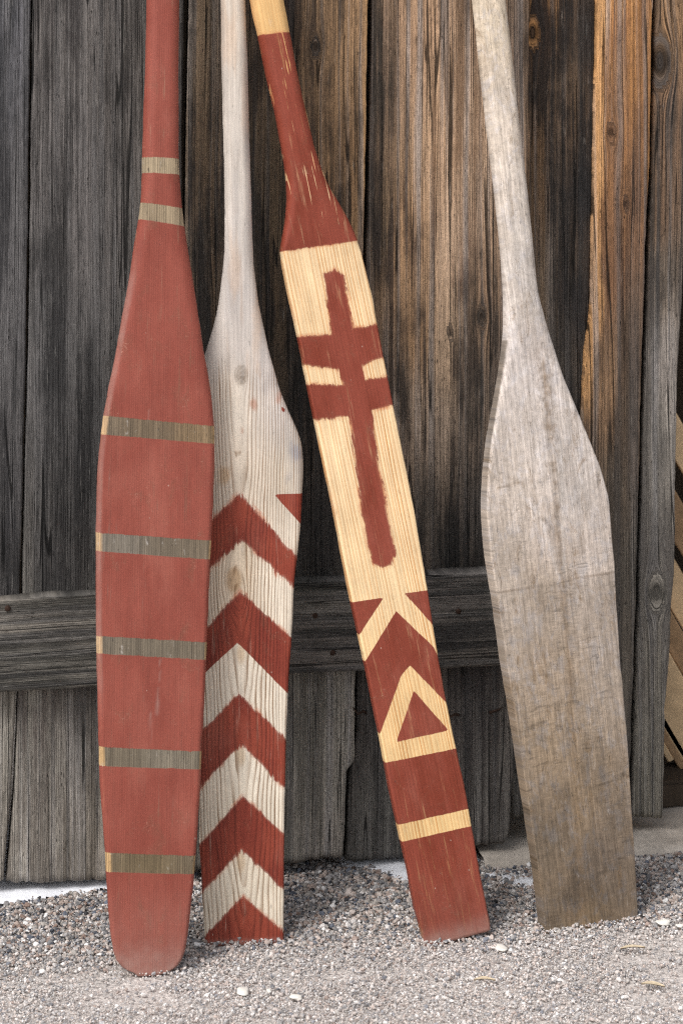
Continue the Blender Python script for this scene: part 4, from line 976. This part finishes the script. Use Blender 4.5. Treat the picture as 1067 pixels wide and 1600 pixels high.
    for k in range(7):
        ico = N('GeometryNodeMeshIcoSphere'); ico.inputs['Radius'].default_value = 1.0; ico.inputs['Subdivisions'].default_value = 3
        pos = N('GeometryNodeInputPosition')
        add = N('ShaderNodeVectorMath'); add.operation = 'ADD'; add.inputs[1].default_value = (k * 7.3, k * 3.1, k * 1.7)
        vor = N('ShaderNodeTexVoronoi'); vor.inputs['Scale'].default_value = 0.85; vor.feature = 'SMOOTH_F1'; vor.inputs['Smoothness'].default_value = 0.25
        mp = N('ShaderNodeMapRange'); mp.inputs[1].default_value = 0.2; mp.inputs[2].default_value = 0.8; mp.inputs[3].default_value = 1.18; mp.inputs[4].default_value = 0.72
        mul = N('ShaderNodeVectorMath'); mul.operation = 'SCALE'
        sp = N('GeometryNodeSetPosition'); gti = N('GeometryNodeGeometryToInstance'); sm = N('GeometryNodeSetMaterial'); sm.inputs['Material'].default_value = M_GRAVEL
        Lk(pos.outputs[0], add.inputs[0]); Lk(add.outputs[0], vor.inputs['Vector']); Lk(vor.outputs['Distance'], mp.inputs[0])
        Lk(pos.outputs[0], mul.inputs[0]); Lk(mp.outputs[0], mul.inputs['Scale'])
        Lk(ico.outputs['Mesh'], sp.inputs['Geometry']); Lk(mul.outputs[0], sp.inputs['Position'])
        Lk(sp.outputs[0], sm.inputs['Geometry']); Lk(sm.outputs[0], gti.inputs[0]); Lk(gti.outputs[0], join.inputs[0])
    iop = N('GeometryNodeInstanceOnPoints'); iop.inputs['Pick Instance'].default_value = True
    a1 = N('GeometryNodeInputNamedAttribute'); a1.data_type = 'FLOAT_VECTOR'; a1.inputs['Name'].default_value = 'sc'
    a2 = N('GeometryNodeInputNamedAttribute'); a2.data_type = 'FLOAT_VECTOR'; a2.inputs['Name'].default_value = 'rot'
    e2r = N('FunctionNodeEulerToRotation')
    rv = N('FunctionNodeRandomValue'); rv.data_type = 'INT'; rv.inputs[4].default_value = 0; rv.inputs[5].default_value = 6
    Lk(gi.outputs[0], iop.inputs['Points']); Lk(join.outputs[0], iop.inputs['Instance']); Lk(rv.outputs[2], iop.inputs['Instance Index'])
    Lk(a1.outputs[0], iop.inputs['Scale']); Lk(a2.outputs[0], e2r.inputs[0]); Lk(e2r.outputs[0], iop.inputs['Rotation'])
    Lk(iop.outputs[0], go.inputs[0])
    md = o.modifiers.new('stones', 'NODES'); md.node_group = g
build_gravel()

# ------------------------------------------------------------------ pebbles and dry leaves
def pebble(u, v, r, flat, seed, label):
    p = on_ground(u, v, 0.003)
    bm = bmesh.new(); bmesh.ops.create_icosphere(bm, subdivisions=3, radius=1)
    rg = random.Random(seed); ph = [rg.uniform(0, 6) for _ in range(4)]
    for vt in bm.verts:
        c = vt.co; k = 1 + 0.16 * math.sin(2.1 * c.x + ph[0]) * math.cos(1.7 * c.y + ph[1]) + 0.10 * math.sin(4.3 * c.z + 3.1 * c.x + ph[2])
        vt.co = Vector((c.x * r * 1.3 * k, c.y * r * 0.9 * k, c.z * r * flat * k))
    me = bpy.data.meshes.new('pebble'); bm.to_mesh(me); bm.free(); me.materials.append(M_PEBBLE)
    for pl in me.polygons: pl.use_smooth = True
    o = bpy.data.objects.new('pebble', me); COL.objects.link(o); o.location = p; o.rotation_euler = (0, 0, rg.uniform(0, 3))
    tag(o, label, 'pebble', 'white pebbles lying on the gravel')
pebble(380, 1550, 0.0088, 0.35, 1, 'white flat pebble in front of the chevron paddle, left of another')
pebble(463, 1559, 0.0066, 0.45, 2, 'white pebble in front of the gap between chevron and cross paddles')
pebble(783, 1482, 0.0085, 0.35, 3, 'white pebble just right of the cross paddle tip')
pebble(1036, 1442, 0.0085, 0.40, 4, 'white pebble at the right of the grey paddle tip')
pebble(420, 1549, 0.0036, 0.6, 5, 'smallest white pebble between two larger ones in front')
pebble(1062, 1447, 0.0045, 0.5, 6, 'small white pebble at the far right edge of the gravel')
def leaf(u, v, ln, wd, rz, label):
    p = on_ground(u, v, 0.006); n = 14; V = []; Fc = []
    for side in (0.0004, -0.0004):
        for i in range(n):
            t = i / (n - 1); w = wd * math.sin(math.pi * t) ** 0.8 + 0.0003; z = 0.0012 * math.sin(3 * t) + side
            for k in (-1, 0, 1): V.append(((t - 0.5) * ln, k * w + 0.002 * math.sin(4 * t), z + 0.0015 * abs(k)))
    for i in range(n - 1):
        for k in range(2):
            a = i * 3 + k; Fc.append((a, a + 3, a + 4, a + 1)); b_ = a + n * 3; Fc.append((b_, b_ + 1, b_ + 4, b_ + 3))
    o = mesh_np('dry_leaf', V, Fc, M_LEAF); o.location = p; o.rotation_euler = (0.05, 0.03, rz)
    tag(o, label, 'leaf', 'dry leaves on the gravel')
leaf(988, 1483, 0.034, 0.0032, 0.25, 'narrow dry leaf on the gravel right of the grey paddle tip')
leaf(1020, 1541, 0.030, 0.0042, -0.15, 'pale dry leaf on the gravel at the lower right')
leaf(757, 1533, 0.028, 0.0035, 0.10, 'tan dry leaf on the gravel in front of the cross paddle')
